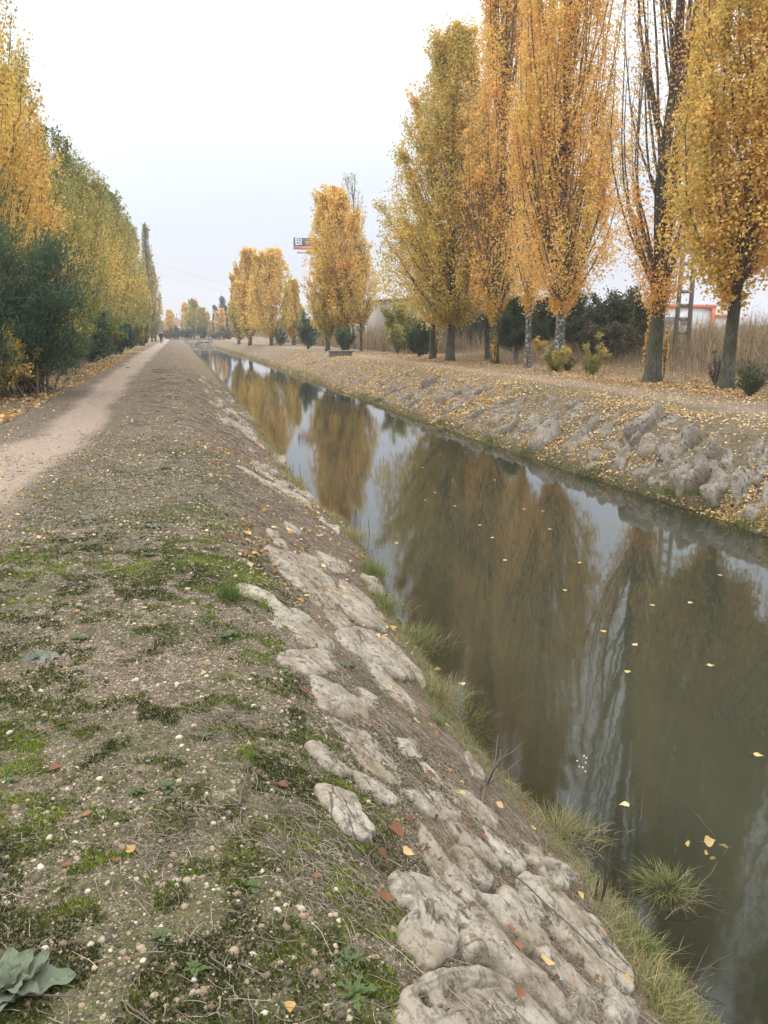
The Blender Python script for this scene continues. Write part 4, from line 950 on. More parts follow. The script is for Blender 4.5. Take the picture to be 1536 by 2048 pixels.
# ------------------------------------------------------------------ pebbles, moss, straw, litter on the near ground
ico = bmesh.new(); bmesh.ops.create_icosphere(ico, subdivisions=1, radius=1); ICO_V = np.array([v.co for v in ico.verts]); ico.verts.ensure_lookup_table(); ICO_F = np.array([[v.index for v in q.verts] for q in ico.faces]); ico.free()
ico = bmesh.new(); bmesh.ops.create_icosphere(ico, subdivisions=2, radius=1); ICO2_V = np.array([v.co for v in ico.verts]); ICO2_F = np.array([[v.index for v in q.verts] for q in ico.faces]); ico.free()
def place_shapes(rng, BV, BF, P, size, flat=(.35, .7), tint=None):
    n = len(P); k = len(BV); a = rng.uniform(0, 2 * math.pi, n); sx = size; sy = size * rng.uniform(.6, .95, n); sz = size * rng.uniform(*flat, n)
    V = BV[None] * np.stack([sx, sy, sz], -1)[:, None]
    V = V * (1 + rng.normal(0, .06, (n, k, 1))) * (1 + .22 * np.sign(BV @ np.array([.5, .6, .6]))[None, :, None] * np.abs(BV @ rng.normal(0, .6, (3,)))[None, :, None] * rng.uniform(-1, 1, (n, 1, 1)))
    tl = rng.normal(0, .2, n)[:, None]
    x, y, z = V[..., 0], V[..., 1], V[..., 2]
    x, z = x * np.cos(tl) - z * np.sin(tl), x * np.sin(tl) + z * np.cos(tl)
    ca, sa = np.cos(a)[:, None], np.sin(a)[:, None]
    V = np.stack([x * ca - y * sa, x * sa + y * ca, z], -1) + P[:, None]
    F = (BF[None] + (np.arange(n) * k)[:, None, None]).reshape(-1, 3)
    return V.reshape(-1, 3), F, k
PEB = [(0, (.09, .075, .06)), (.18, (.20, .15, .11)), (.35, (.31, .235, .165)), (.55, (.40, .33, .24)), (.75, (.52, .45, .34)), (.9, (.62, .58, .48)), (1, (.72, .70, .64))]
def peb_mat(name, rand):
    m = MT(name); fac = m.math('POWER', m.n('ShaderNodeObjectInfo').outputs['Random'], 1.7) if rand else m.attr('tint')
    c = m.ramp(fac, PEB); n1 = m.noise(m.pos(), 160, 4, .6); c = m.mix(m.gray(n1, .35, .7, 0, .35), c, (.16, .13, .10))
    c = m.mix(1.0, c, (.86, .82, .76), 'MULTIPLY')
    m.bsdf(c, .75, n1, .25, .004, .35); return m.m
m_peb = peb_mat('pebble_gravel', False); m_peb1 = peb_mat('pebble_single', True)
def near_pts(rng, n, x0, x1, y0, y1, dens):
    X = rng.uniform(x0, x1, n); Y = rng.uniform(y0, y1, n); k = rng.uniform(0, 1, n) < dens(X, Y); return X[k], Y[k]
def gravel_d(X, Y):
    w_ = path_w(X, Y); patch = sstep(-.25, .35, fbm(X * 1.6, Y * 1.6, 0, 3, 41))
    return np.clip(.25 + .75 * patch - .2 * w_, .05, 1) * (1 - .8 * sstep(.75, 1.0, X))
rng = np.random.default_rng(31)
X, Y = near_pts(rng, 46000, -2.4, 1.3, 1.2, 4.8, gravel_d); s_ = rng.lognormal(math.log(.0046), .48, len(X)); s_ = np.clip(s_, .0022, .0165)
order = np.argsort(-s_ / np.sqrt(X ** 2 + Y ** 2 + 2.5)); X, Y, s_ = X[order], Y[order], s_[order]
vis = np.array([True] * len(X))
Z = ground_z(X, Y) - s_ * .02
gp = empty('pebbles_group', (0, 0, 0)); bpy.data.objects.remove(gp)
pm = []
for i in range(7):
    r = np.random.default_rng(300 + i); v, f, k = place_shapes(r, ICO2_V, ICO2_F, np.zeros((1, 3)), np.array([1.0]), (.5, .8))
    g = Geo(); g.add(v, f); pm.append(g.mesh('pebble', m_peb1, True))
ni = 0; taken = np.zeros(len(X), bool)
for i in range(len(X)):
    if ni >= 290: break
    v = np.array([X[i], Y[i], Z[i]]) - CAM; dd_ = v @ FW
    if dd_ < .3: continue
    px, py = 768 + f_px * (v @ RT) / dd_, 1024 - f_px * (v @ UP) / dd_
    if not (-5 < px < 1541 and 0 < py < 2053): continue
    o = bpy.data.objects.new('pebble', pm[i % 7]); COL.objects.link(o); o.parent = SET['mossy_verge']
    o.location = (X[i], Y[i], Z[i]); o.rotation_euler = (random.Random(i).uniform(-.3, .3), 0, i * 2.4); o.scale = (s_[i],) * 3
    taken[i] = True; ni += 1
X, Y, s_, Z = X[~taken], Y[~taken], s_[~taken], Z[~taken]
g = Geo(); nb = s_ > .009
for sel, BV, BF in ((nb, ICO2_V, ICO2_F), (~nb, ICO_V, ICO_F)):
    v, f, k = place_shapes(rng, BV, BF, np.stack([X[sel], Y[sel], Z[sel]], -1), s_[sel]); g.add(v, f, tint=np.repeat(rng.beta(1.3, 2.0, sel.sum()), k))
X, Y = near_pts(rng, 15000, -3.2, 1.2, 4.8, 14, gravel_d); s_ = np.clip(rng.lognormal(math.log(.011), .35, len(X)), .006, .026)
v, f, k = place_shapes(rng, ICO_V, ICO_F, np.stack([X, Y, ground_z(X, Y) + s_ * .1], -1), s_); g.add(v, f, tint=np.repeat(rng.beta(1.5, 1.7, len(X)), k))
o = g.obj('gravel', m_peb, smooth=True); tag(o, 'cream, tan and rusty river gravel strewn over the near left ground', kind='stuff')
# moss
def moss_d(X, Y):
    m_ = (.25 + .75 * (1 - sstep(5, 9, Y))) * sstep(-.20, .06, fbm(X * 1.1, Y * 1.1, 0, 3, 11) * .55 + fbm(X * 9, Y * 9, 0, 3, 13) * .85 - .01)
    return m_ * sstep(-1.9, -1.1, X) * (1 - sstep(.45, .9, X)) * (1 - path_w(X, Y))
g = Geo()
for n_, y0, y1, h, w_, sd_ in ((200000, 1.2, 3.4, .010, .0038, 1), (110000, 3.4, 6.5, .012, .0055, 2), (40000, 6.5, 13, .014, .009, 3)):
    r = np.random.default_rng(400 + sd_); X, Y = near_pts(r, n_, -2.2, 1.0, y0, y1, moss_d)
    lump = .020 * np.clip(fbm(X * 16, Y * 16, 0, 2, 15) + .1, 0, 1)
    P = np.stack([X, Y, ground_z(X, Y) - .001 + lump * r.uniform(0, 1, len(X))], -1); n = len(X)
    a = r.uniform(0, 6.283, n); D = np.stack([np.cos(a), np.sin(a), 0 * a], -1) * w_; U_ = np.stack([r.normal(0, .5, n), r.normal(0, .5, n), np.ones(n)], -1) * (h * r.uniform(.5, 1.4, n))[:, None]
    V = np.stack([P - D, P + D, P + U_], 1).reshape(-1, 3); F = np.arange(3 * n).reshape(n, 3)
    t_ = np.clip(.42 + .75 * fbm(X * 3, Y * 3, 0, 3, 17) + 22 * (lump - .004) + r.normal(0, .2, n), 0, 1); g.add(V, F, tint=np.repeat(t_, 3), val=np.repeat(r.uniform(.1, .9, n), 3))
tag(g.obj('moss', m_moss), 'green moss cushions among the gravel of the near left verge', kind='stuff')
# small herb leaves and grass shoots
def herb_d(X, Y): return sstep(-.3, .4, fbm(X * 2.1, Y * 2.1, 0, 3, 51)) * sstep(-2.0, -1.2, X) * (1 - sstep(.9, 1.6, X)) * (1 - path_w(X, Y))
g = Geo()
for n_, y0, y1, ls in ((62000, 1.2, 4.5, .017), (36000, 4.5, 12, .022)):
    r = np.random.default_rng(int(420 + y0)); X, Y = near_pts(r, n_, -2.3, 1.5, y0, y1, herb_d)
    P = np.stack([X, Y, ground_z(X, Y) + r.uniform(.001, .012, len(X))], -1)
    v, f = leaf_quads(r, P, ls * r.uniform(.4, 1.4, len(X)), .35, 1.2); g.add(v, f, tint=np.repeat(np.clip(r.normal(.5, .22, len(X)) + .3 * fbm(X * 4, Y * 4, 0, 2, 55), 0, 1), 4), val=np.repeat(r.uniform(0, .9, len(X)), 4))
tag(g.obj('ground_herbs', m_herb), 'tiny grey green herbs creeping over the near left ground', kind='stuff')
# straw and twigs lying about
g = Geo()
def straw_d(X, Y): return (.25 + .75 * sstep(-.1, .4, fbm(X * 1.3, Y * 1.3, 0, 2, 61))) * (1 - .85 * path_w(X, Y)) * (.5 + .5 * sstep(.2, .8, X))
for n_, x0, x1, y0, y1, l0, wd in ((19000, -2.2, 2.0, 1.2, 4.8, .05, .0009), (15000, -2.2, 2.2, 4.8, 14, .08, .0018), (7000, -1, 2.6, 14, 40, .2, .006), (13000, .5, 2.0, 1.2, 5.5, .075, .0011), (9000, .6, 2.1, 5.5, 11, .1, .002)):
    r = np.random.default_rng(int(n_ + y0 * 10)); X, Y = near_pts(r, n_, x0, x1, y0, y1, straw_d)
    k_ = X < fL(Y) - .02; X, Y = X[k_], Y[k_]; n = len(X)
    a = r.normal(1.9, .9, n) ; L = l0 * np.clip(r.lognormal(0, .6, n), .3, 4); dx, dy = np.cos(a) * L / 2, np.sin(a) * L / 2
    crv = r.normal(0, .12, n) * L
    pts = []
    for s in (-1, -.33, .33, 1):
        xx = X + dx * s - np.sin(a) * crv * (1 - s * s); yy_ = Y + dy * s + np.cos(a) * crv * (1 - s * s)
        pts.append(np.stack([xx, yy_, ground_z(xx, yy_) + .004 + r.uniform(0, .016, n) * (1 - .3 * abs(s))], -1))
    C = np.stack(pts, 1); v, f = tubes(C, np.full((n, 4), wd) * np.array([1, .9, .8, .5]) * r.uniform(.6, 1.5, (n, 1)), 3)
    g.add(v, f, tint=np.repeat(np.clip(r.normal(.55, .25, n), 0, 1), 12), val=np.repeat(r.uniform(.1, .9, n), 12))
tag(g.obj('dry_straw', m_straw), 'dry straw and thin dead stems lying across the left bank', kind='stuff')
# leaf litter
def litter(n_, region, size, tl, label, seed, lift=.01, name='leaf_litter'):
    r = np.random.default_rng(seed); X, Y = region(r, n_); k_ = r.uniform(0, 1, len(X)) < np.clip(.5 + 1.7 * fbm(X * 1.1, Y * .8, 0, 3, seed + 9), .07, 1); X, Y = X[k_], Y[k_]; n = len(X)
    P = np.stack([X, Y, ground_z(X, Y) + lift + r.uniform(0, .02, n)], -1); nrm, t, b = rand_frames(r, n, 2.2)
    s = (size * r.uniform(.4, 1.4, n))[:, None]; cu = r.uniform(-.1, .35, n)[:, None] * s
    V = np.stack([P - t * s * .45, P - t * s * .15 + b * s * .42 + nrm * cu, P + t * s * .55 + nrm * cu * .3, P - t * s * .15 - b * s * .42 + nrm * cu, P + t * s * .1], 1)
    F = np.array([[0, 4, 1], [1, 4, 2], [2, 4, 3], [3, 4, 0]]); F = (F[None] + 5 * np.arange(n)[:, None, None]).reshape(-1, 3)
    g = Geo(); g.add(V.reshape(-1, 3), F, tint=np.repeat(np.clip(r.uniform(*tl, n) + .12 * r.normal(size=n), 0, 1), 5), val=np.repeat(r.uniform(.1, .95, n), 5))
    return tag(g.obj(name, m_litter), label, kind='stuff')
def reg_rb(y0, y1, a, b, cl=0.0):
    def f(r, n):
        Y = y0 * (y1 / y0) ** r.uniform(0, 1, n); R0, C0 = fR(Y), fCR(Y); X = R0 + (C0 - R0) * r.uniform(a, b, n)
        k = r.uniform(0, 1, n) < np.clip(.55 + cl * fbm(X * 1.2, Y * 1.2, 0, 3, 81), .05, 1); return X[k], Y[k]
    return f
litter(22000, reg_rb(8.5, 24, .0, 1.3, 2.2), .052, (.4, 1), 'pale yellow poplar leaves scattered on the near right bank', 500, .02)
litter(26000, reg_rb(22, 75, .0, 1.2, .6), .085, (.35, .95), 'dense tan leaf cover on the far right bank', 501, .03)
litter(3000, reg_rb(8.5, 30, .0, .35, 2.8), .058, (.4, .75), 'orange leaves drifted along the right waterline', 502, .03)
litter(15000, lambda r, n: (fCR(20) + r.uniform(-.5, 5.2, n), 9 * (60 / 9) ** r.uniform(0, 1, n)), .05, (.6, 1), 'pale leaves trodden on the right path', 503, .008)
litter(24000, lambda r, n: (r.uniform(13.4, 20, n), 12 * (62 / 12) ** r.uniform(0, 1, n)), .08, (.2, .75), 'orange leaf litter under the right row', 504, .02)
litter(17000, lambda r, n: (-3.0 - np.abs(r.normal(0, 1.1, n)), 12 * (90 / 12) ** r.uniform(0, 1, n)), .075, (.25, .8), 'orange leaf litter along the left verge', 505, .015)
litter(11000, lambda r, n: (r.uniform(-3.4, 2.3, n), 6 * (90 / 6) ** r.uniform(0, 1, n) ** .85), .034, (.1, 1), 'scattered pale leaves on the left verge and path edge', 506, .01)
litter(1300, lambda r, n: (r.uniform(.3, 2.1, n), 5.5 * (20 / 5.5) ** r.uniform(0, 1, n)), .055, (.05, .75), 'brown leaves caught on the left bank slope', 507, .01)
litter(420, lambda r, n: (r.uniform(.7, 2.0, n), r.uniform(1.8, 5.5, n)), .028, (.0, .3), 'small brown leaf scraps between the near slabs', 508, .008)

# ------------------------------------------------------------------ single fallen leaves near the camera
def poplar_leaf_mesh(seed, curl=.25, tint_=.6):
    r = np.random.default_rng(seed)
    out_ = np.array([(-.02, 0), (.02, .16), (.10, .34), (.25, .45), (.42, .40), (.62, .27), (.82, .11), (1.0, 0)])
    up_ = out_; lo = out_[::-1][1:-1] * np.array([1, -1])
    O = np.concatenate([up_, lo]); mid = np.stack([np.linspace(.05, .92, 6), 0 * np.arange(6)], -1)
    O = O * (1 + r.normal(0, .05, (len(O), 1)))
    ring = O * np.array([.62, .55]) + np.array([.15, 0])
    V2 = np.concatenate([O, ring, [[.4, 0]]]); n = len(O)
    zc = curl * (V2[:, 1] ** 2 * 1.3 + .35 * (V2[:, 0] - .4) ** 2 * r.uniform(-1, 1.4)) + r.normal(0, .02, len(V2))
    V = np.concatenate([V2 - np.array([.4, 0]), zc[:, None]], 1)
    a = np.arange(n); F4 = np.stack([a, (a + 1) % n, n + (a + 1) % n, n + a], -1); F3 = np.stack([n + a, n + (a + 1) % n, np.full(n, 2 * n)], -1)
    g = Geo(); g.add(V, F4, tint=tint_, val=.5); g.v.append(np.zeros((0, 3))); g.f.append(F3)
    st_ = np.array([[[-.42, 0, .0], [-.6, .02, .03], [-.75, .08, .08]]]); v, f = tubes(st_, np.array([[.012, .010, .008]]), 4); 
    g2 = Geo(); g2.add(V, F4, tint=tint_, val=.5); g2.add(v, f, tint=max(0, tint_ - .2), val=.4); g2.v.append(np.zeros((0, 3))); g2.f.append(F3)
    for k in g2.a: pass
    return g2.mesh('fallen_leaf', m_litter, True)
LF = [(110, 1535, .032, .12, 'rusty red leaf lying on moss, farthest left of the near red ones', .3), (172, 1637, .022, .28, 'small salmon leaf on moss left of the white pebbles', .3), (232, 1730, .02, .08, 'dark red leaf scrap beside the dry weed stems', .5),
      (135, 1738, .022, .1, 'dull red leaf near the gravel patch at the left', .3), (262, 1708, .024, .45, 'curled orange leaf edge up among grey stems', .6), (155, 1227, .028, .42, 'orange leaf lying alone beside the path', .2), (290, 1223, .024, .62, 'bright yellow leaf right of the lone orange one', .2),
      (407, 1351, .02, .65, 'small yellow leaf on pink gravel', .3), (545, 1156, .038, .25, 'vivid rust coloured crumpled leaf above the long tan slab', .7), (528, 1180, .03, .2, 'rust leaf tucked at the head of the long tan slab', .7), (608, 1408, .036, .03, 'dark maroon leaf left of the grey pointed slab', .4),
      (590, 1100, .022, .62, 'yellow leaf stuck on the grey slabs below the pale strip', .3), (648, 1133, .022, .62, 'yellow leaf on the small tilted slab', .3), (565, 1577, .03, .08, 'dark red curled leaf in the dry grass', .6), (790, 1700, .055, .10, 'large brown curled leaf like a trough', 1.2),
      (765, 1738, .03, .05, 'dark brown leaf beside the large curled one', .6), (815, 1735, .034, .68, 'yellow leaf beside the large brown curled one', .4), (770, 1825, .042, .1, 'reddish brown leaf left of the broad pale slab', .3), (634, 1758, .022, .18, 'red leaf standing in the dry grass', .5),
      (858, 1478, .04, .38, 'orange leaf on the heap under the vivid green tuft', .5), (833, 1470, .036, .82, 'pale cream leaf on the heap under the vivid green tuft', .4), (872, 1495, .036, .22, 'rust leaf at the bottom of the heap', .5), (845, 1455, .032, .3, 'brown orange leaf at the top of the heap', .6),
      (855, 1510, .034, .12, 'dark brown leaf below the heap', .6), (895, 1475, .028, .8, 'pale leaf right of the heap', .4), (826, 1448, .03, .6, 'yellow leaf above the heap', .4), (780, 1395, .026, .66, 'yellow leaf at the top of the crevice by the waterside', .5), (792, 1400, .026, .62, 'second yellow leaf in the crevice by the waterside', .5),
      (800, 1415, .03, .25, 'rust leaf in the crevice by the waterside', .5), (898, 1364, .03, .55, 'orange yellow leaf hanging at the water edge', .5), (862, 1575, .036, .12, 'maroon leaf on bare red earth', .3), (925, 1617, .022, .64, 'small yellow leaf below the red earth', .4), (998, 1637, .034, .63, 'rounded yellow leaf by the dead root', .4),
      (1041, 1662, .034, .2, 'pinkish brown leaf by the water below the dead root', .4), (1067, 1669, .026, .58, 'yellow orange leaf right of the pinkish one', .4), (968, 1699, .032, .15, 'red leaf lying on pale stone', .3), (1092, 1942, .042, .68, 'big yellow leaf in the crack between the two long slabs', .3),
      (1160, 1815, .03, .6, 'ochre leaf on the ridged slab nearest the water', .4), (1255, 1985, .028, .5, 'orange leaf at the tip of the lowest slab', .4), (1035, 1910, .026, .25, 'pink leaf scrap beside the big yellow leaf', .5), (1020, 1880, .026, .18, 'brown leaf caught in the dark cleft', .5),
      (420, 950, .05, .5, 'orange leaf on the shoulder of the left bank', .4), (522, 968, .045, .6, 'yellow leaf on the pale strip of stone', .4), (458, 963, .04, .62, 'yellow leaf right of the orange one on the bank shoulder', .4), (690, 1255, .03, .25, 'rust leaf in the gully above the pale rounded slab', .5), (672, 1235, .03, .15, 'brown leaf in the gully between slabs', .5),
      (580, 2025, .022, .5, 'tan orange leaf scrap near the bottom edge', .5), (1038, 2020, .03, .15, 'brown leaf by the bottom end of the long slab', .5)]
for i, (px, py, sz, tn, lb, curl) in enumerate(LF):
    P = ray_ground(px, py); P[2] = float(ground_z(P[0], P[1])) + .012 + (.05 if P[0] > .5 else 0)
    o = bpy.data.objects.new('fallen_leaf', poplar_leaf_mesh(600 + i, curl, tn)); COL.objects.link(o); tag(o, lb, 'fallen leaf', 'single fallen leaves on the near left bank')
    n3 = Vector(gnormal(P)); r = random.Random(i); q = (n3 + Vector((r.uniform(-.25, .1), r.uniform(-.35, .1), 0))).to_track_quat('Z', 'Y').to_matrix().to_4x4()
    o.matrix_world = Matrix.Translation(P) @ q @ Matrix.Rotation(r.uniform(0, 6.28), 4, 'Z') @ Matrix.Diagonal((sz * 1.5,) * 3 + (1,))
FLW = [(910, 1012), (1085, 1022), (1048, 1018), (793, 1086), (1270, 1289), (1207, 1262), (1255, 1343), (1515, 1509), (870, 985), (925, 1367), (1130, 1180), (960, 1050), (880, 910), (845, 935), (990, 960), (1305, 1210), (1440, 1150), (1160, 1125), (700, 830), (662, 850),
       (580, 905), (850, 1000), (1420, 1330), (930, 905), (1250, 1608), (640, 815), (760, 870), (800, 905), (1380, 1205), (1010, 1120), (905, 960), (735, 830), (530, 830), (1100, 1058), (985, 1075)]
fm = [poplar_leaf_mesh(700 + i, .08, .62 + .06 * i) for i in range(5)]
for i, (px, py) in enumerate(FLW):
    P = at(px, py, WZ + .004); o = bpy.data.objects.new('floating_leaf', fm[i % 5]); COL.objects.link(o); o.location = P; o.rotation_euler = (0, 0, i * 1.7); o.scale = (.062,) * 3
    tag(o, 'small pale yellow leaf floating flat on the canal', 'floating leaf', 'yellow leaves floating on the canal')
o['label'] = 'small pale yellow leaf floating flat on the canal'
# scatter of further floating bits far off
# ------------------------------------------------------------------ rosette plants
def broad_leaf(L, W, seed, wav=.12, arch=.3, tint_=.6, lobes=0):
    r = np.random.default_rng(seed); ns, nw = 26, 13
    s = np.linspace(0, 1, ns)[:, None]; t = np.linspace(-1, 1, nw)[None]
    prof = (np.sin(math.pi * np.clip(s, 0, 1) ** .72) ** .8) * (.28 + .72 * s ** .3) + .06 * (1 - s)
    if lobes: prof = prof * (1 - .45 * (np.abs(np.sin(s * math.pi * lobes)) > .6) * (s < .85))
    ph = r.uniform(0, 6)
    Xl = s * L + 0 * t; Yl = t * W * prof; Zl = arch * L * (s - s ** 2 * 1.15) + .02 * L * np.sin(s * 34 - np.abs(t) * 9) * (1 - np.abs(t) ** 3) * .5 - .03 * L * (np.abs(t) < .1) + .22 * np.abs(t) ** 1.5 * W * prof + wav * W * np.sin(s * 17 + ph + t * 1.2) * np.abs(t) ** 2
    V = np.stack([Xl, Yl, Zl + 0 * Xl], -1).reshape(-1, 3); idx = np.arange(ns * nw).reshape(ns, nw)
    F = np.stack([idx[:-1, :-1], idx[1:, :-1], idx[1:, 1:], idx[:-1, 1:]], -1).reshape(-1, 4)
    g = Geo(); g.add(V, F, tint=np.clip(tint_ + .5 * (np.abs(t) < .1) + .42 * (np.sin(s * 34 - np.abs(t) * 9) > .86) * (s < .95), 0, 1).ravel(), val=.5); return g
def leafmat2(name, a, b, rib):
    m = MT(name); tn = m.attr('tint'); n1 = m.noise(m.objc(), 60, 4, .6)
    c = m.mix(m.gray(n1, .3, .7), a, b); c = m.mix(m.gray(tn, .8, .95), c, rib)
    d = m.n('ShaderNodeBsdfPrincipled'); m.l(c, d.inputs['Base Color']); d.inputs['Roughness'].default_value = .85
    bp = m.n('ShaderNodeBump'); bp.inputs['Strength'].default_value = .5; bp.inputs['Distance'].default_value = .004
    m.l(n1, bp.inputs['Height']); m.l(bp.outputs[0], d.inputs['Normal']); t = m.n('ShaderNodeBsdfTranslucent'); m.l(c, t.inputs['Color'])
    x = m.n('ShaderNodeMixShader'); x.inputs[0].default_value = .2; m.l(d.outputs[0], x.inputs[1]); m.l(t.outputs[0], x.inputs[2]); m.l(x.outputs[0], m.out.inputs['Surface']); return m.m
m_mull = leafmat2('mullein_leaf', (.12, .15, .095), (.175, .205, .135), (.30, .33, .23))
m_dand = leafmat2('rosette_leaf', (.075, .12, .03), (.12, .17, .05), (.19, .24, .11))
m_grey = leafmat2('thistle_leaf', (.15, .165, .125), (.25, .265, .21), (.38, .39, .32))
m_teal = leafmat2('mallow_leaf', (.085, .12, .05), (.135, .175, .08), (.20, .24, .13))
def rosette(px, py, size, nleaf, mat, label, seed, name='rosette_plant', wid=.28, elev=(5, 35), wav=.15, lobes=0, arch=.3, wilt=0.0):
    P = ray_ground(px, py); P[2] = float(ground_z(P[0], P[1])) + .002; r = np.random.default_rng(seed)
    size *= 1.0 if name == 'mullein_plant' else 1.3
    root = empty(name, P, label, 'plant')
    ms = [broad_leaf(1, wid * r.uniform(.8, 1.2), seed * 7 + i, wav, arch * r.uniform(.6, 1.3), .4, lobes).mesh('leaf', mat, True) for i in range(4)]
    for i in range(nleaf):
        o = bpy.data.objects.new('leaf', ms[i % 4]); COL.objects.link(o); o.parent = root
        u = i / nleaf; e = math.radians(elev[0] + (elev[1] - elev[0]) * u + r.normal(0, 5)); sc = size * (1 - .5 * u) * r.uniform(.75, 1.1)
        o.rotation_euler = (r.normal(0, .15 + wilt), -e, i * 2.39996 + r.normal(0, .2)); o.scale = (sc,) * 3; o.location = (0, 0, .006 * u)
    return root
mu = rosette(20, 1988, .145, 17, m_mull, 'big felted grey green mullein plant in the bottom left corner', 800, 'mullein_plant', .34, (2, 62), .14, 0, .35)
for i, (px, py, sz, nl_, mt, lb, wd, lo) in enumerate([
    (505, 1780, .045, 10, m_dand, 'narrow leaved green rosette left of the dry grass patch', .16, 3), (708, 1998, .062, 10, m_dand, 'green rosette with long leaves at the bottom centre', .18, 3), (695, 1932, .05, 12, m_teal, 'finely divided dull green rosette above the bottom centre one', .2, 4),
    (335, 1580, .04, 13, m_teal, 'flat blue green rosette, right one of the near pair', .24, 0), (275, 1588, .032, 11, m_dand, 'small green rosette, left one of the near pair', .24, 0), (245, 1648, .018, 6, m_dand, 'tiny clover green rosette below the near pair', .4, 0),
    (512, 1516, .026, 9, m_teal, 'little pale blue green rosette by the weed stems', .4, 0), (412, 1480, .036, 10, m_teal, 'blue green flat weed left of the little pale rosette', .3, 0), (390, 1947, .035, 9, m_dand, 'bright green rosette near the bottom left gravel', .22, 0),
    (455, 1278, .075, 14, m_teal, 'grey green spreading leafy plant below the grass tuft', .22, 3), (78, 1316, .08, 9, m_grey, 'pale silvery flat withered plant near the path', .36, 0), (155, 1282, .05, 8, m_teal, 'dull green weed above the silvery withered plant', .3, 0),
    (310, 1055, .10, 9, m_grey, 'long grey wilted rosette beside the forked twig', .26, 0), (168, 1040, .09, 8, m_grey, 'dim grey flat rosette further along beside the path', .26, 0), (320, 937, .11, 9, m_grey, 'farthest grey green wilted rosette on the verge', .28, 0), (300, 1112, .05, 5, m_teal, 'small blue green rosette below the grey wilted one', .3, 0),
    (697, 1340, .048, 12, m_teal, 'round leaved blue green mallow growing between slabs', .55, 0), (570, 1352, .03, 8, m_teal, 'small grey green weed left of the mallow', .4, 0), (243, 1290, .022, 6, m_teal, 'tiny teal weed beside the moss patch', .45, 0), (662, 1152, .03, 7, m_teal, 'little green weed between the upper slabs', .4, 0),
    (320, 1880, .035, 8, m_teal, 'small dull green weed beside the white pebble', .35, 0), (1000, 1735, .022, 8, m_teal, 'little blue green weed on the stone ridge', .3, 3), (860, 1440, .03, 6, m_dand, 'fresh green weed beside the vivid green tuft', .3, 0), (20, 1560, .03, 6, m_dand, 'low green weed at the left edge of the picture', .3, 0)]):
    rosette(px, py, sz, nl_, mt, lb, 810 + i, wid=wd, lobes=lo, wilt=.35 if mt is m_grey else 0, arch=.12 if mt is m_grey else .3, elev=(2, 12) if mt is m_grey else (5, 35))

# ------------------------------------------------------------------ twigs and branches
def branch(pts, r0, label, seed, side=0, name='fallen_twig', mat=None, cat='twig'):
    pts = np.array(pts, float); o0 = pts[0]; r = np.random.default_rng(seed); t = np.linspace(0, len(pts) - 1, 9)
    C = np.stack([np.interp(t, np.arange(len(pts)), pts[:, k]) for k in range(3)], -1); C[1:-1] += r.normal(0, np.ptp(pts, axis=0).max() * .012, C[1:-1].shape)
    g = Geo(); v, f = tubes((C - o0)[None], (r0 * (1 - .75 * np.linspace(0, 1, 9)))[None], 6); g.add(v, f, tint=.25, val=.4)
    for i in range(side):
        k = r.integers(2, 8); L = np.ptp(pts, axis=0).max() * r.uniform(.15, .35); d = unit((C[min(k + 1, 8)] - C[k - 1])) + r.normal(0, .6, 3); d[2] = abs(d[2]) * .4; d = unit(d)
        q = np.stack([C[k], C[k] + d * L * .5 + r.normal(0, .01, 3), C[k] + d * L]) - o0; v, f = tubes(q[None], np.array([[r0 * .5, r0 * .4, r0 * .2]]), 4); g.add(v, f, tint=.25, val=.4)
    o = g.obj(name, mat or m_straw, smooth=True, loc=o0); return tag(o, label, cat)
def gp_(px, py, dz=.012):
    P = ray_ground(px, py); return np.array([P[0], P[1], float(ground_z(P[0], P[1])) + dz])
branch([gp_(478, 1618), gp_(490, 1575), gp_(500, 1538, .03)], .006, 'thick grey twig standing up left of the red curled leaf', 1, 1)
branch([gp_(20, 2000), gp_(90, 1998), gp_(145, 2002)], .005, 'straight grey stick right beside the mullein leaves', 2)
branch([gp_(45, 1482), gp_(130, 1440), gp_(230, 1425), gp_(330, 1418)], .0028, 'long pale stem lying across the moss', 3)
branch([gp_(280, 1080), gp_(320, 1082, .03), gp_(335, 1070, .05), gp_(372, 1048, .08)], .006, 'dark forked twig beside the grey wilted rosette', 4, 3)
branch([gp_(330, 1700), gp_(420, 1650), gp_(500, 1600)], .002, 'thin pale stem across the green moss', 5)
branch([gp_(560, 1735), gp_(590, 1780), gp_(615, 1812)], .0035, 'grey dead stalk in the dry grass', 6, 1)
branch([gp_(250, 2015), gp_(290, 2048), gp_(330, 2080)], .004, 'pale stick crossing the bottom edge', 7)
branch([gp_(420, 1920), gp_(450, 1950), gp_(480, 1975)], .004, 'pale forked stick near the bottom centre', 8, 1)
W0 = at(1345, 1985, WZ); branch([gp_(1300, 1960), W0, at(1400, 1945, WZ + .05), at(1466, 1906, WZ + .14)], .005, 'dark red brown branch reaching out over the clear shallows', 9, 3, 'fallen_branch', None, 'branch')
branch([at(1370, 1985, WZ - .02), at(1395, 1935, WZ + .06), at(1418, 1888, WZ + .14)], .0035, 'thin twig crossing the dark branch over the shallows', 10, 0)
branch([at(1330, 1840, WZ), at(1385, 1800, WZ + .06), at(1425, 1740, WZ + .12), at(1460, 1690, WZ + .2)], .004, 'pale curved twig rising from the water with yellow leaves', 11, 2)
branch([gp_(905, 1390), at(985, 1430, WZ + .05), at(1030, 1400, WZ + .22), at(1060, 1380, WZ + .3)], .002, 'thin bare stem leaning over the water', 12, 2)
branch([at(1280, 1640, WZ), at(1290, 1570, WZ + .12)], .002, 'short pale stalk upright in the water', 13)
branch([at(1430, 1672, WZ + .02), at(1390, 1625, WZ + .1), at(1370, 1605, WZ + .15)], .002, 'fine grey stem above the yellow leaves', 14, 1)
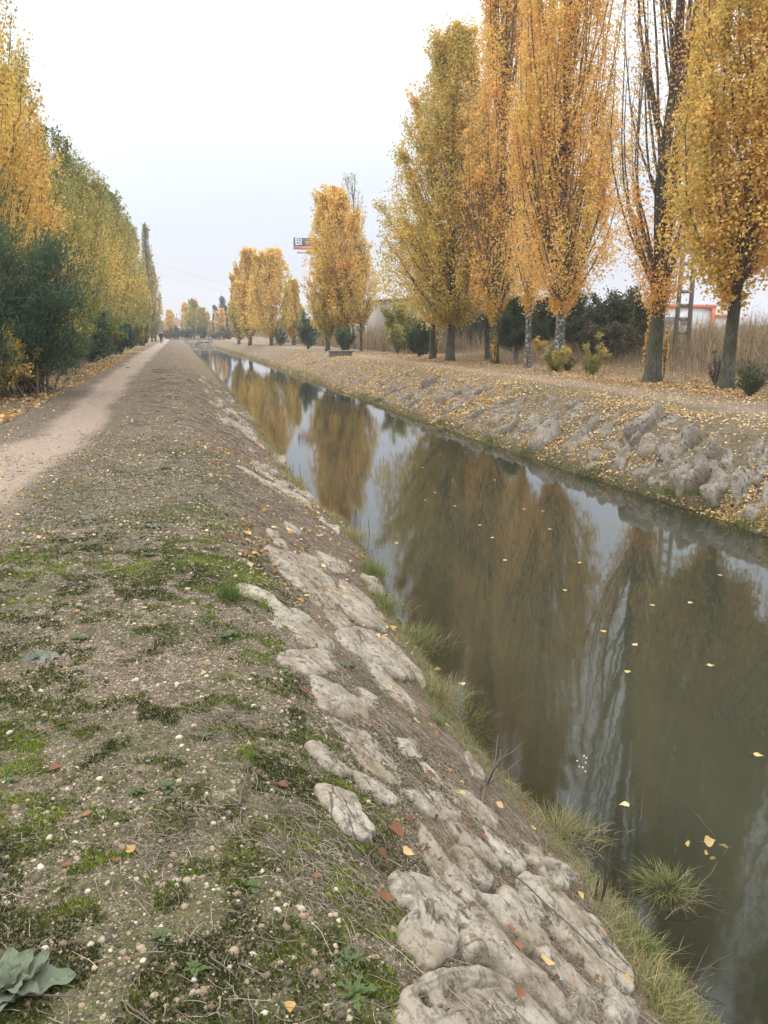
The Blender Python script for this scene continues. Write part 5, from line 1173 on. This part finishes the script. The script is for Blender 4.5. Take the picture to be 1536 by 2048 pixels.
branch([gp_(965, 1625, .02), gp_(980, 1580, .05), gp_(1000, 1545, .16)], .012, 'dead root stump at the water edge', 15, 5, 'dead_root', None, 'root')
branch([gp_(1290, 1880, .02), gp_(1310, 1800, .06), gp_(1318, 1800, .16)], .010, 'reddish rotten stem in the grass at the water edge', 16, 2, 'dead_root', None, 'root')
branch([gp_(1020, 1760, .05), gp_(1110, 1850, .08), gp_(1220, 1960, .06), gp_(1290, 1990, .03)], .0035, 'long pale stem lying down the ridged slab', 17, 2)
branch([gp_(930, 1850, .03), gp_(1010, 1925, .05), gp_(1090, 2010, .04)], .003, 'dead stem along the dark cleft of the slabs', 18, 3)
branch([gp_(760, 1700, .02), gp_(700, 1780, .03), gp_(640, 1850, .02)], .0022, 'thin straw arching over the gravel', 19)
for i, (px, py, dz, sz, tn, lb) in enumerate([(1418, 1682, .18, .05, .66, 'largest yellow leaf caught on the pale curved twig'), (1448, 1692, .18, .042, .66, 'yellow leaf right of the largest one on the twig'), (1376, 1687, .10, .03, .64, 'small yellow leaf left of the twig'), (1412, 1705, .10, .024, .64, 'small yellow leaf under the largest one'), (1425, 1716, .05, .028, .62, 'lowest yellow leaf under the twig')]):
    P = at(px, py, WZ + dz); o = bpy.data.objects.new('caught_leaf', poplar_leaf_mesh(760 + i, .3, tn)); COL.objects.link(o); o.location = P; o.rotation_euler = (.9, .2 * i, i * 2.1); o.scale = (sz * 1.3,) * 3
    tag(o, lb, 'leaf', 'yellow leaves on the twig in the water')
# white seed heads stem
P = at(1165, 1590, WZ); root = empty('seed_head_plant', P, 'thin stem with white fluffy seed heads in front of the water', 'plant')
g = Geo(); v, f = tubes(np.array([[[0, 0, 0], [.01, .0, .12], [0, .01, .26]], [[0, 0, .1], [-.03, 0, .18], [-.05, 0, .24]]]), np.full((2, 3), .0014), 4); g.add(v, f, tint=.5, val=.5); g.obj('stem', m_straw, root)
m_fluff = simple('seed_fluff', (.6, .6, .55), .95)
r = np.random.default_rng(5); SP = np.array([(0, .01, .26), (.008, 0, .22), (-.05, 0, .24), (-.035, .0, .20), (.01, 0, .16), (-.01, 0, .19), (.012, 0, .25)])
for q in SP:
    g = Geo(); v, f, k = place_shapes(r, ICO_V, ICO_F, q[None], np.array([.007]), (.8, 1)); g.add(v, f); g.obj('seed_head', m_fluff, root)

# dry grass thatch patches
for i, (px, py, sp, n_, lb) in enumerate([(620, 1690, .10, 900, 'matted grey dry grass patch on the shoulder of the bank'), (690, 1790, .07, 420, 'dry grass strands below the matted patch'), (450, 1450, .06, 420, 'purplish grey dead weed patch'), (330, 1690, .07, 420, 'tangle of grey dead stems in the moss'),
        (890, 1500, .05, 300, 'purplish dead twigs beside the leaf heap'), (1130, 1800, .08, 500, 'brown thatch on top of the ridged slab'), (1010, 1800, .05, 250, 'brown thatch in the cleft by the slabs'), (1150, 1990, .07, 420, 'brown thatch at the foot of the long slabs'), (680, 1220, .05, 260, 'dark dry stems in the gully between slabs'), (640, 1130, .07, 200, 'straw caught among the upper slabs')]):
    r = np.random.default_rng(900 + i); P = gp_(px, py); n = n_
    n = int(n * .55); C0 = P + np.stack([r.normal(0, sp * 1.15, n), r.normal(0, sp * 1.6, n), 0 * np.arange(n)], -1); C0[:, 2] = ground_z(C0[:, 0], C0[:, 1]); a = r.normal(2.2, .8, n); L = r.uniform(.015, .07, n); hgt = r.uniform(.003, .022, n)
    pts = np.stack([C0 + np.stack([np.cos(a) * L * s, np.sin(a) * L * s, hgt * (1 - s * s) - gnormal(P)[0] * np.cos(a) * L * s / gnormal(P)[2]], -1) for s in (-1, 0, 1)], 1)
    g = Geo(); v, f = tubes(pts - P, np.full((n, 3), .0009), 3); g.add(v, f, tint=np.repeat(r.uniform(.2, .9, n), 9), val=np.repeat(r.uniform(.1, .9, n), 9))
    o = g.obj('dry_thatch', m_straw, loc=P); tag(o, lb, kind='stuff')

# ------------------------------------------------------------------ man-made things
m_conc = simple('weathered_concrete', (.20, .185, .165), .9, 6, .25)
m_orange = simple('orange_panel', (.62, .16, .07), .5, 3, .05); m_white = simple('white_panel', (.70, .71, .73), .5, 3, .05)
m_navy = simple('navy_panel', (.055, .07, .12), .4); m_red = simple('red_panel', (.60, .14, .12), .4); m_glass = simple('window_glass', (.10, .13, .19), .15, spec=.6)
m_beige = simple('beige_render', (.33, .28, .235), .9, 2, .08); m_steel = simple('galvanised_steel', (.38, .39, .41), .45, metal=.6); m_roof = simple('clay_tile', (.30, .12, .07), .85, 8, .2)
m_black = simple('black_cloth', (.014, .014, .018), .9); m_trous = simple('dark_trousers', (.018, .019, .026), .9); m_skin = simple('skin', (.42, .26, .19), .6); m_hair = simple('grey_hair', (.09, .08, .075), .9)
def bx(name, mat, parent, x0, x1, y0, y1, z0, z1, label=None):
    g = Geo(); v, f = box_v(x0, x1, y0, y1, z0, z1); g.add(v, f); o = g.obj(name, mat, parent)
    if label: o['label'] = label
    return o
m_pole = simple('pole_concrete', (.34, .32, .295), .9, 5, .2)
# concrete power pole with ladder-like recesses
P = at_y(1362, 700, 37.0); px_, py_ = P[0], 37.0; pz = float(ground_z(px_, py_)) - .3
pole = empty('power_pole', (px_, py_, pz), 'tall grey concrete power pole with ladder like openings behind the half bare poplar', 'power pole', rz=math.radians(-35))
PH = 15.5
for s in (-1, 1):
    g = Geo(); v, f = box_v(-.11, .11, -.2, .2, 0, PH); v[:, 0] += s * (.33 - .15 * v[:, 2] / PH); g.add(v, f); g.obj('column', m_pole, pole)
for k in range(22):
    z = .6 + k * .68; wv = .33 - .15 * z / PH - .08
    bx('crossbar', m_pole, pole, -wv, wv, -.10, .10, z, z + .16)
for k, z in enumerate((PH - .4, PH - 1.6, PH - 2.8)):
    bx('crossarm', m_steel, pole, -.05, .9 if k != 1 else 1.1, -.045, .045, z, z + .09)
    g = Geo(); v, f = tubes(np.array([[[.85, 0, z - .35], [.85, 0, z]]]), np.array([[.05, .05]]), 8); g.add(v, f); g.obj('insulator', m_glass, pole)
for k, z in enumerate((PH - .75, PH - 1.95, PH - 3.15)):
    A = np.array([px_ + .7, py_ - .45, pz + z]); B = at_y(640, 560 + 6 * k, 210); C_ = np.array([70, -5, 17.0 - 1.2 * k])
    s = np.linspace(0, 1, 40)[:, None]
    g = Geo()
    l1 = A + (B - A) * s; l1[:, 2] -= 4 * 2.8 * s[:, 0] * (1 - s[:, 0]); l2 = A + (C_ - A) * s; l2[:, 2] -= 4 * .8 * s[:, 0] * (1 - s[:, 0])
    v, f = tubes(l1[None], np.full((1, 40), .011), 5); g.add(v, f); v, f = tubes(l2[None], np.full((1, 40), .011), 5); g.add(v, f)
    tag(g.obj('power_line', m_steel), ['uppermost wire strung from the concrete pole', 'middle wire strung from the concrete pole', 'lowest wire strung from the concrete pole'][k], 'power line', 'wires on the concrete pole')
for k in range(2):
    A = at_y(250, 505 + 22 * k, 230); B = at_y(760, 640 + 6 * k, 330); s = np.linspace(0, 1, 40)[:, None]; l1 = A + (B - A) * s; l1[:, 2] -= 8 * s[:, 0] * (1 - s[:, 0])
    g = Geo(); v, f = tubes(l1[None], np.full((1, 40), .022), 4); g.add(v, f); tag(g.obj('power_line', m_steel), ['upper faint far wire sagging over the canal end', 'lower faint far wire sagging over the canal end'][k], 'power line', 'faint far wires over the canal end')
# sign on its mast
Ys = 205.0; Pl = at_y(587, 489, Ys); zt = h_for(Pl[0], Ys, 475); zb_ = h_for(Pl[0], Ys, 498); Wd = 8.2
sg = empty('shop_sign', (Pl[0] + Wd / 2, Ys, 0), 'raised navy and red shop sign with white B, half hidden by the rounded orange poplar', 'sign')
hN = (zt - zb_); x0, x1 = -Wd / 2, Wd / 2; zm = zb_ + hN * .26
bx('sign_back', m_white, sg, x0 - .12, x1 + .12, -.15, .25, zb_ - .1, zt + .12)
bx('navy_panel', m_navy, sg, x0, x1, -.22, -.15, zm, zt); bx('red_panel', m_red, sg, x0, x1, -.22, -.15, zb_, zm - .02)
bx('lower_bar', m_steel, sg, x0 + .8, x1, -.1, .15, zb_ - 1.0, zb_ - .6)
bx('mast', m_steel, sg, .6, 1.2, -.1, .4, 0, zb_)
fc = bpy.data.curves.new('lettering', 'FONT'); fc.body = 'BI'; fc.size = (zt - zm) * 1.12; fc.extrude = .04; fc.offset = .05; fc.materials.append(m_white)
fo = bpy.data.objects.new('lettering', fc); COL.objects.link(fo); fo.parent = sg; fo.location = (x0 + .3, -.26, zm + (zt - zm) * .14); fo.rotation_euler = (math.pi / 2, 0, 0)
bpy.context.view_layer.update(); fm_ = bpy.data.meshes.new_from_object(fo.evaluated_get(bpy.context.evaluated_depsgraph_get())); bpy.data.objects.remove(fo)
fo = bpy.data.objects.new('lettering', fm_); COL.objects.link(fo); fo.parent = sg; fo.location = (x0 + .3, -.26, zm + (zt - zm) * .14); fo.rotation_euler = (math.pi / 2, 0, 0)
# buildings
def windows(root, xs, z0, z1, y, w_):
    for x in xs:
        fr = bx('window', m_white, root, x, x + w_, y - .06, y + .02, z0, z1); bx('pane', m_glass, fr, x + .1, x + w_ - .1, y - .09, y - .061, z0 + .1, z1 - .1)
P = at_y(760, 668, 118); ztb = h_for(P[0], 118, 602); b = empty('beige_building', (P[0], 118, 0), 'plain beige block with a low sloping roof showing between the poplars', 'building')
bx('wall', m_beige, b, 0, 6.5, 0, 9, -.3, ztb)
g = Geo(); v, f = box_v(-.35, 6.8, -.4, 9.4, ztb, ztb + .25); v[:, 2] += .06 * (v[:, 0]) * .8; g.add(v, f); g.obj('roof', m_roof, b)
windows(b, (3.2,), ztb - 2.6, ztb - 1.4, 0, 1.3)
P = at_y(700, 668, 165); zt1 = h_for(P[0], 165, 634); b = empty('shop_building', (P[0], 165, 0), 'long white shop building with orange top band left of the beige block', 'building')
bx('wall', m_white, b, 0, 22, 0, 10, -.3, zt1 - 1.1); bx('fascia', m_orange, b, -.1, 22.1, -.15, 10, zt1 - 1.0, zt1); windows(b, [1 + 2.6 * i for i in range(8)], zt1 - 2.9, zt1 - 1.7, 0, 2.2)
bx('plinth', m_conc, b, -.05, 22.05, -.1, 0, -.3, zt1 - 3.4)
P = at_y(1326, 668, 112); zt2 = h_for(P[0] + 4, 112, 609); P2 = at_y(1424, 668, 112); Wb = P2[0] - P[0]
b = empty('store_building', (P[0] - 1.5, 112, 0), 'large store with orange frame round a white wall beyond the reed bank at right', 'building')
bx('wall', m_white, b, .6, Wb + .9, 0, 20, -.3, zt2 - .6); bx('top_band', m_orange, b, 0, Wb + 1.5, -.4, 20, zt2 - .55, zt2); bx('side_band', m_orange, b, Wb + .92, Wb + 1.5, -.4, 20, -.3, zt2 - .56)
P3 = at_y(1458, 668, 112); zl = h_for(P3[0], 112, 629); bx('annex_wall', m_white, b, Wb + 1.52, P3[0] - P[0] + 1.5, .5, 20, -.3, zl - .5); bx('annex_band', m_orange, b, Wb + 1.52, P3[0] - P[0] + 1.5, .3, 20, zl - .48, zl)
windows(b, [1.5 + 2.8 * i for i in range(2)], zt2 - 3.2, zt2 - 1.8, 0, 2.2)
P = at_y(333, 668, 262); b = empty('house', (P[0], 262, 0), 'small white house with brown red tiled roof beyond the walker', 'house')
zt3 = h_for(P[0], 262, 647); bx('wall', m_white, b, 0, 4.2, 0, 6, -.3, zt3)
g = Geo(); v = np.array([(-.3, -.3, zt3), (4.5, -.3, zt3), (4.5, 6.3, zt3), (-.3, 6.3, zt3), (-.3, 3, zt3 + 1.3), (4.5, 3, zt3 + 1.3)]); g.add(v, np.array([(0, 1, 5, 4), (2, 3, 4, 5)])); g.v.append(np.zeros((0, 3))); g.f.append(np.array([(0, 4, 3), (1, 2, 5)])); g.obj('roof', m_roof, b)
windows(b, (.8, 2.6), zt3 - 1.6, zt3 - .7, 0, .8)
for px, yt, Y, lb in ((355, 628, 205, 'bare slim pole beyond the end of the path'), (425, 645, 212, 'street lamp beyond the sluice under the conifers')):
    P = at_y(px, 668, Y); zt4 = h_for(P[0], Y, yt); r_ = empty('street_lamp', (P[0], Y, 0), lb, 'street lamp')
    g = Geo(); v, f = tubes(np.array([[[0, 0, 0], [0, 0, zt4]]]), np.array([[.10, .07]]), 8); g.add(v, f); g.obj('post', m_steel, r_)
    bx('arm', m_steel, r_, -.04, 1.0, -.04, .04, zt4 - .02, zt4 + .08); bx('lamp_head', m_white, r_, .8, 1.5, -.15, .15, zt4 - .05, zt4 + .12)
m_rail = simple('dark_iron', (.06, .06, .06), .6)
# sluice / footbridge at the end
br = empty('footbridge', (5, 183, 0), 'low concrete footbridge and sluice closing the far end of the canal', 'bridge')
bx('deck', m_conc, br, -6.3, 5.6, -.6, .6, .05, .33); bx('pier', m_conc, br, -.25, .25, -.9, .5, -2.2, .9); bx('abutment', m_conc, br, -3.2, -2.3, -.8, .8, -2.2, .04); bx('abutment', m_conc, br, 2.0, 2.9, -.8, .8, -2.2, .04)
bx('weir', m_conc, br, -2.3, -.25, -.1, .4, -2.2, -.75); bx('gate', m_steel, br, .25, 2.0, -.1, .1, -2.2, -.4)
for k in range(9): bx('rail_post', m_rail, br, -6 + k * 1.4, -5.96 + k * 1.4, -.58, -.51, .33, 1.0)
bx('handrail', m_rail, br, -6.1, 5.4, -.6, -.5, 1.0, 1.04)
for i in range(9):
    r = random.Random(i); P = np.array([2.6 + i * .55, 180.5 + r.uniform(-1, 1), WZ - .15]); o = put_stone(US[i % 8], P, r.uniform(.8, 1.5), r.uniform(0, 3), SET['canal_bed'], np.array([0, 0, 1.]), 0, 2)
# concrete inspection box on the right bank
P = at(677, 711, 0); b = empty('concrete_box', (P[0], P[1], float(ground_z(P[0], P[1])) - .05), 'low dark concrete box on the crest of the right bank', 'concrete box')
bx('box', m_conc, b, -.6, .9, -.5, .5, 0, .34); bx('lid', m_conc, b, -.68, .98, -.58, .58, .342, .43)

# ------------------------------------------------------------------ thin autumn haze
g = Geo(); v, f = box_v(-905, 905, -6, 905, -3.3, 42); g.add(v, f)
hm_ = bpy.data.materials.new('haze'); hm_.use_nodes = True; hm_.node_tree.nodes.clear()
ho = hm_.node_tree.nodes.new('ShaderNodeOutputMaterial'); hv = hm_.node_tree.nodes.new('ShaderNodeVolumePrincipled')
hv.inputs['Color'].default_value = (.93, .95, 1, 1); hv.inputs['Density'].default_value = .0007; hv.inputs['Anisotropy'].default_value = .3
hm_.node_tree.links.new(hv.outputs[0], ho.inputs['Volume'])
tag(g.obj('haze', hm_), kind='stuff')
# ------------------------------------------------------------------ the walker
P = at(323, 687, 0); P[2] = float(ground_z(P[0], P[1]))
pr = empty('person', P, 'person in a black jacket and dark trousers walking away along the path', 'person')
def skin_obj(name, V, E, R_, mat, root_i=0, sub=2):
    me = bpy.data.meshes.new(name); me.from_pydata(V, E, []); me.update()
    o = bpy.data.objects.new(name, me); COL.objects.link(o); o.parent = pr; me.materials.append(mat)
    md = o.modifiers.new('skin', 'SKIN'); 
    for i, q in enumerate(me.skin_vertices[0].data): q.radius = R_[i] if isinstance(R_[i], tuple) else (R_[i], R_[i]); q.use_root = (i == root_i)
    s2 = o.modifiers.new('sub', 'SUBSURF'); s2.levels = sub; s2.render_levels = sub; return o
# seen from behind, walking away (+Y is forward)
V = [(0, 0, .92), (0, 0, 1.12), (0, .01, 1.34), (0, .02, 1.47), (0, .03, 1.54), (0, .045, 1.66),            # pelvis spine neck head
     (-.10, 0, .88), (-.11, .12, .50), (-.11, .06, .09), (-.12, .20, .04), (.10, 0, .88), (.11, .0, .48), (.11, -.22, .13), (.12, -.14, .03),
     (-.18, .01, 1.40), (-.25, .04, 1.13), (-.23, .16, .93), (-.22, .22, .85), (.18, .01, 1.40), (.26, -.06, 1.14), (.25, -.02, .90), (.25, .0, .82)]
E_ = [(0, 1), (1, 2), (2, 3), (3, 4), (4, 5), (0, 6), (6, 7), (7, 8), (8, 9), (0, 10), (10, 11), (11, 12), (12, 13), (2, 14), (14, 15), (15, 16), (16, 17), (2, 18), (18, 19), (19, 20), (20, 21)]
R_ = [(.15, .11), (.15, .11), (.17, .11), .07, .055, (.085, .10), .085, .06, .042, .035, .085, .06, .042, .035, .065, .047, .035, .03, .065, .047, .035, .03]
skin_obj('body', V, E_, R_, m_skin)
J = [(0, 0, .86), (0, 0, 1.1), (0, .01, 1.34), (0, .02, 1.48), (-.19, .01, 1.40), (-.26, .04, 1.13), (-.235, .15, .95), (.19, .01, 1.40), (.27, -.06, 1.14), (.255, -.02, .93)]
skin_obj('jacket', J, [(0, 1), (1, 2), (2, 3), (2, 4), (4, 5), (5, 6), (2, 7), (7, 8), (8, 9)], [(.20, .15), (.19, .145), (.20, .14), .09, .085, .065, .055, .085, .065, .055], m_black)
T_ = [(0, 0, .93), (-.10, 0, .86), (-.11, .12, .50), (-.11, .06, .12), (.10, 0, .86), (.11, 0, .48), (.11, -.21, .16)]
skin_obj('trousers', T_, [(0, 1), (1, 2), (2, 3), (0, 4), (4, 5), (5, 6)], [.15, .11, .08, .065, .11, .08, .065], m_trous)
g = Geo(); v = ICO2_V * np.array([.098, .11, .10]) + np.array([0, .02, 1.70]); g.add(v, ICO2_F); g.obj('hair', m_hair, pr, smooth=True)
for s, y in ((-1, .12), (1, -.16)):
    g = Geo(); v = ICO2_V * np.array([.055, .14, .05]) + np.array([s * .115, y + .04, .05 if s < 0 else .09]); g.add(v, ICO2_F); g.obj('shoe', m_black, pr, smooth=True)
print('objects', len(bpy.data.objects), 'polys', sum(len(m.polygons) for m in bpy.data.meshes))
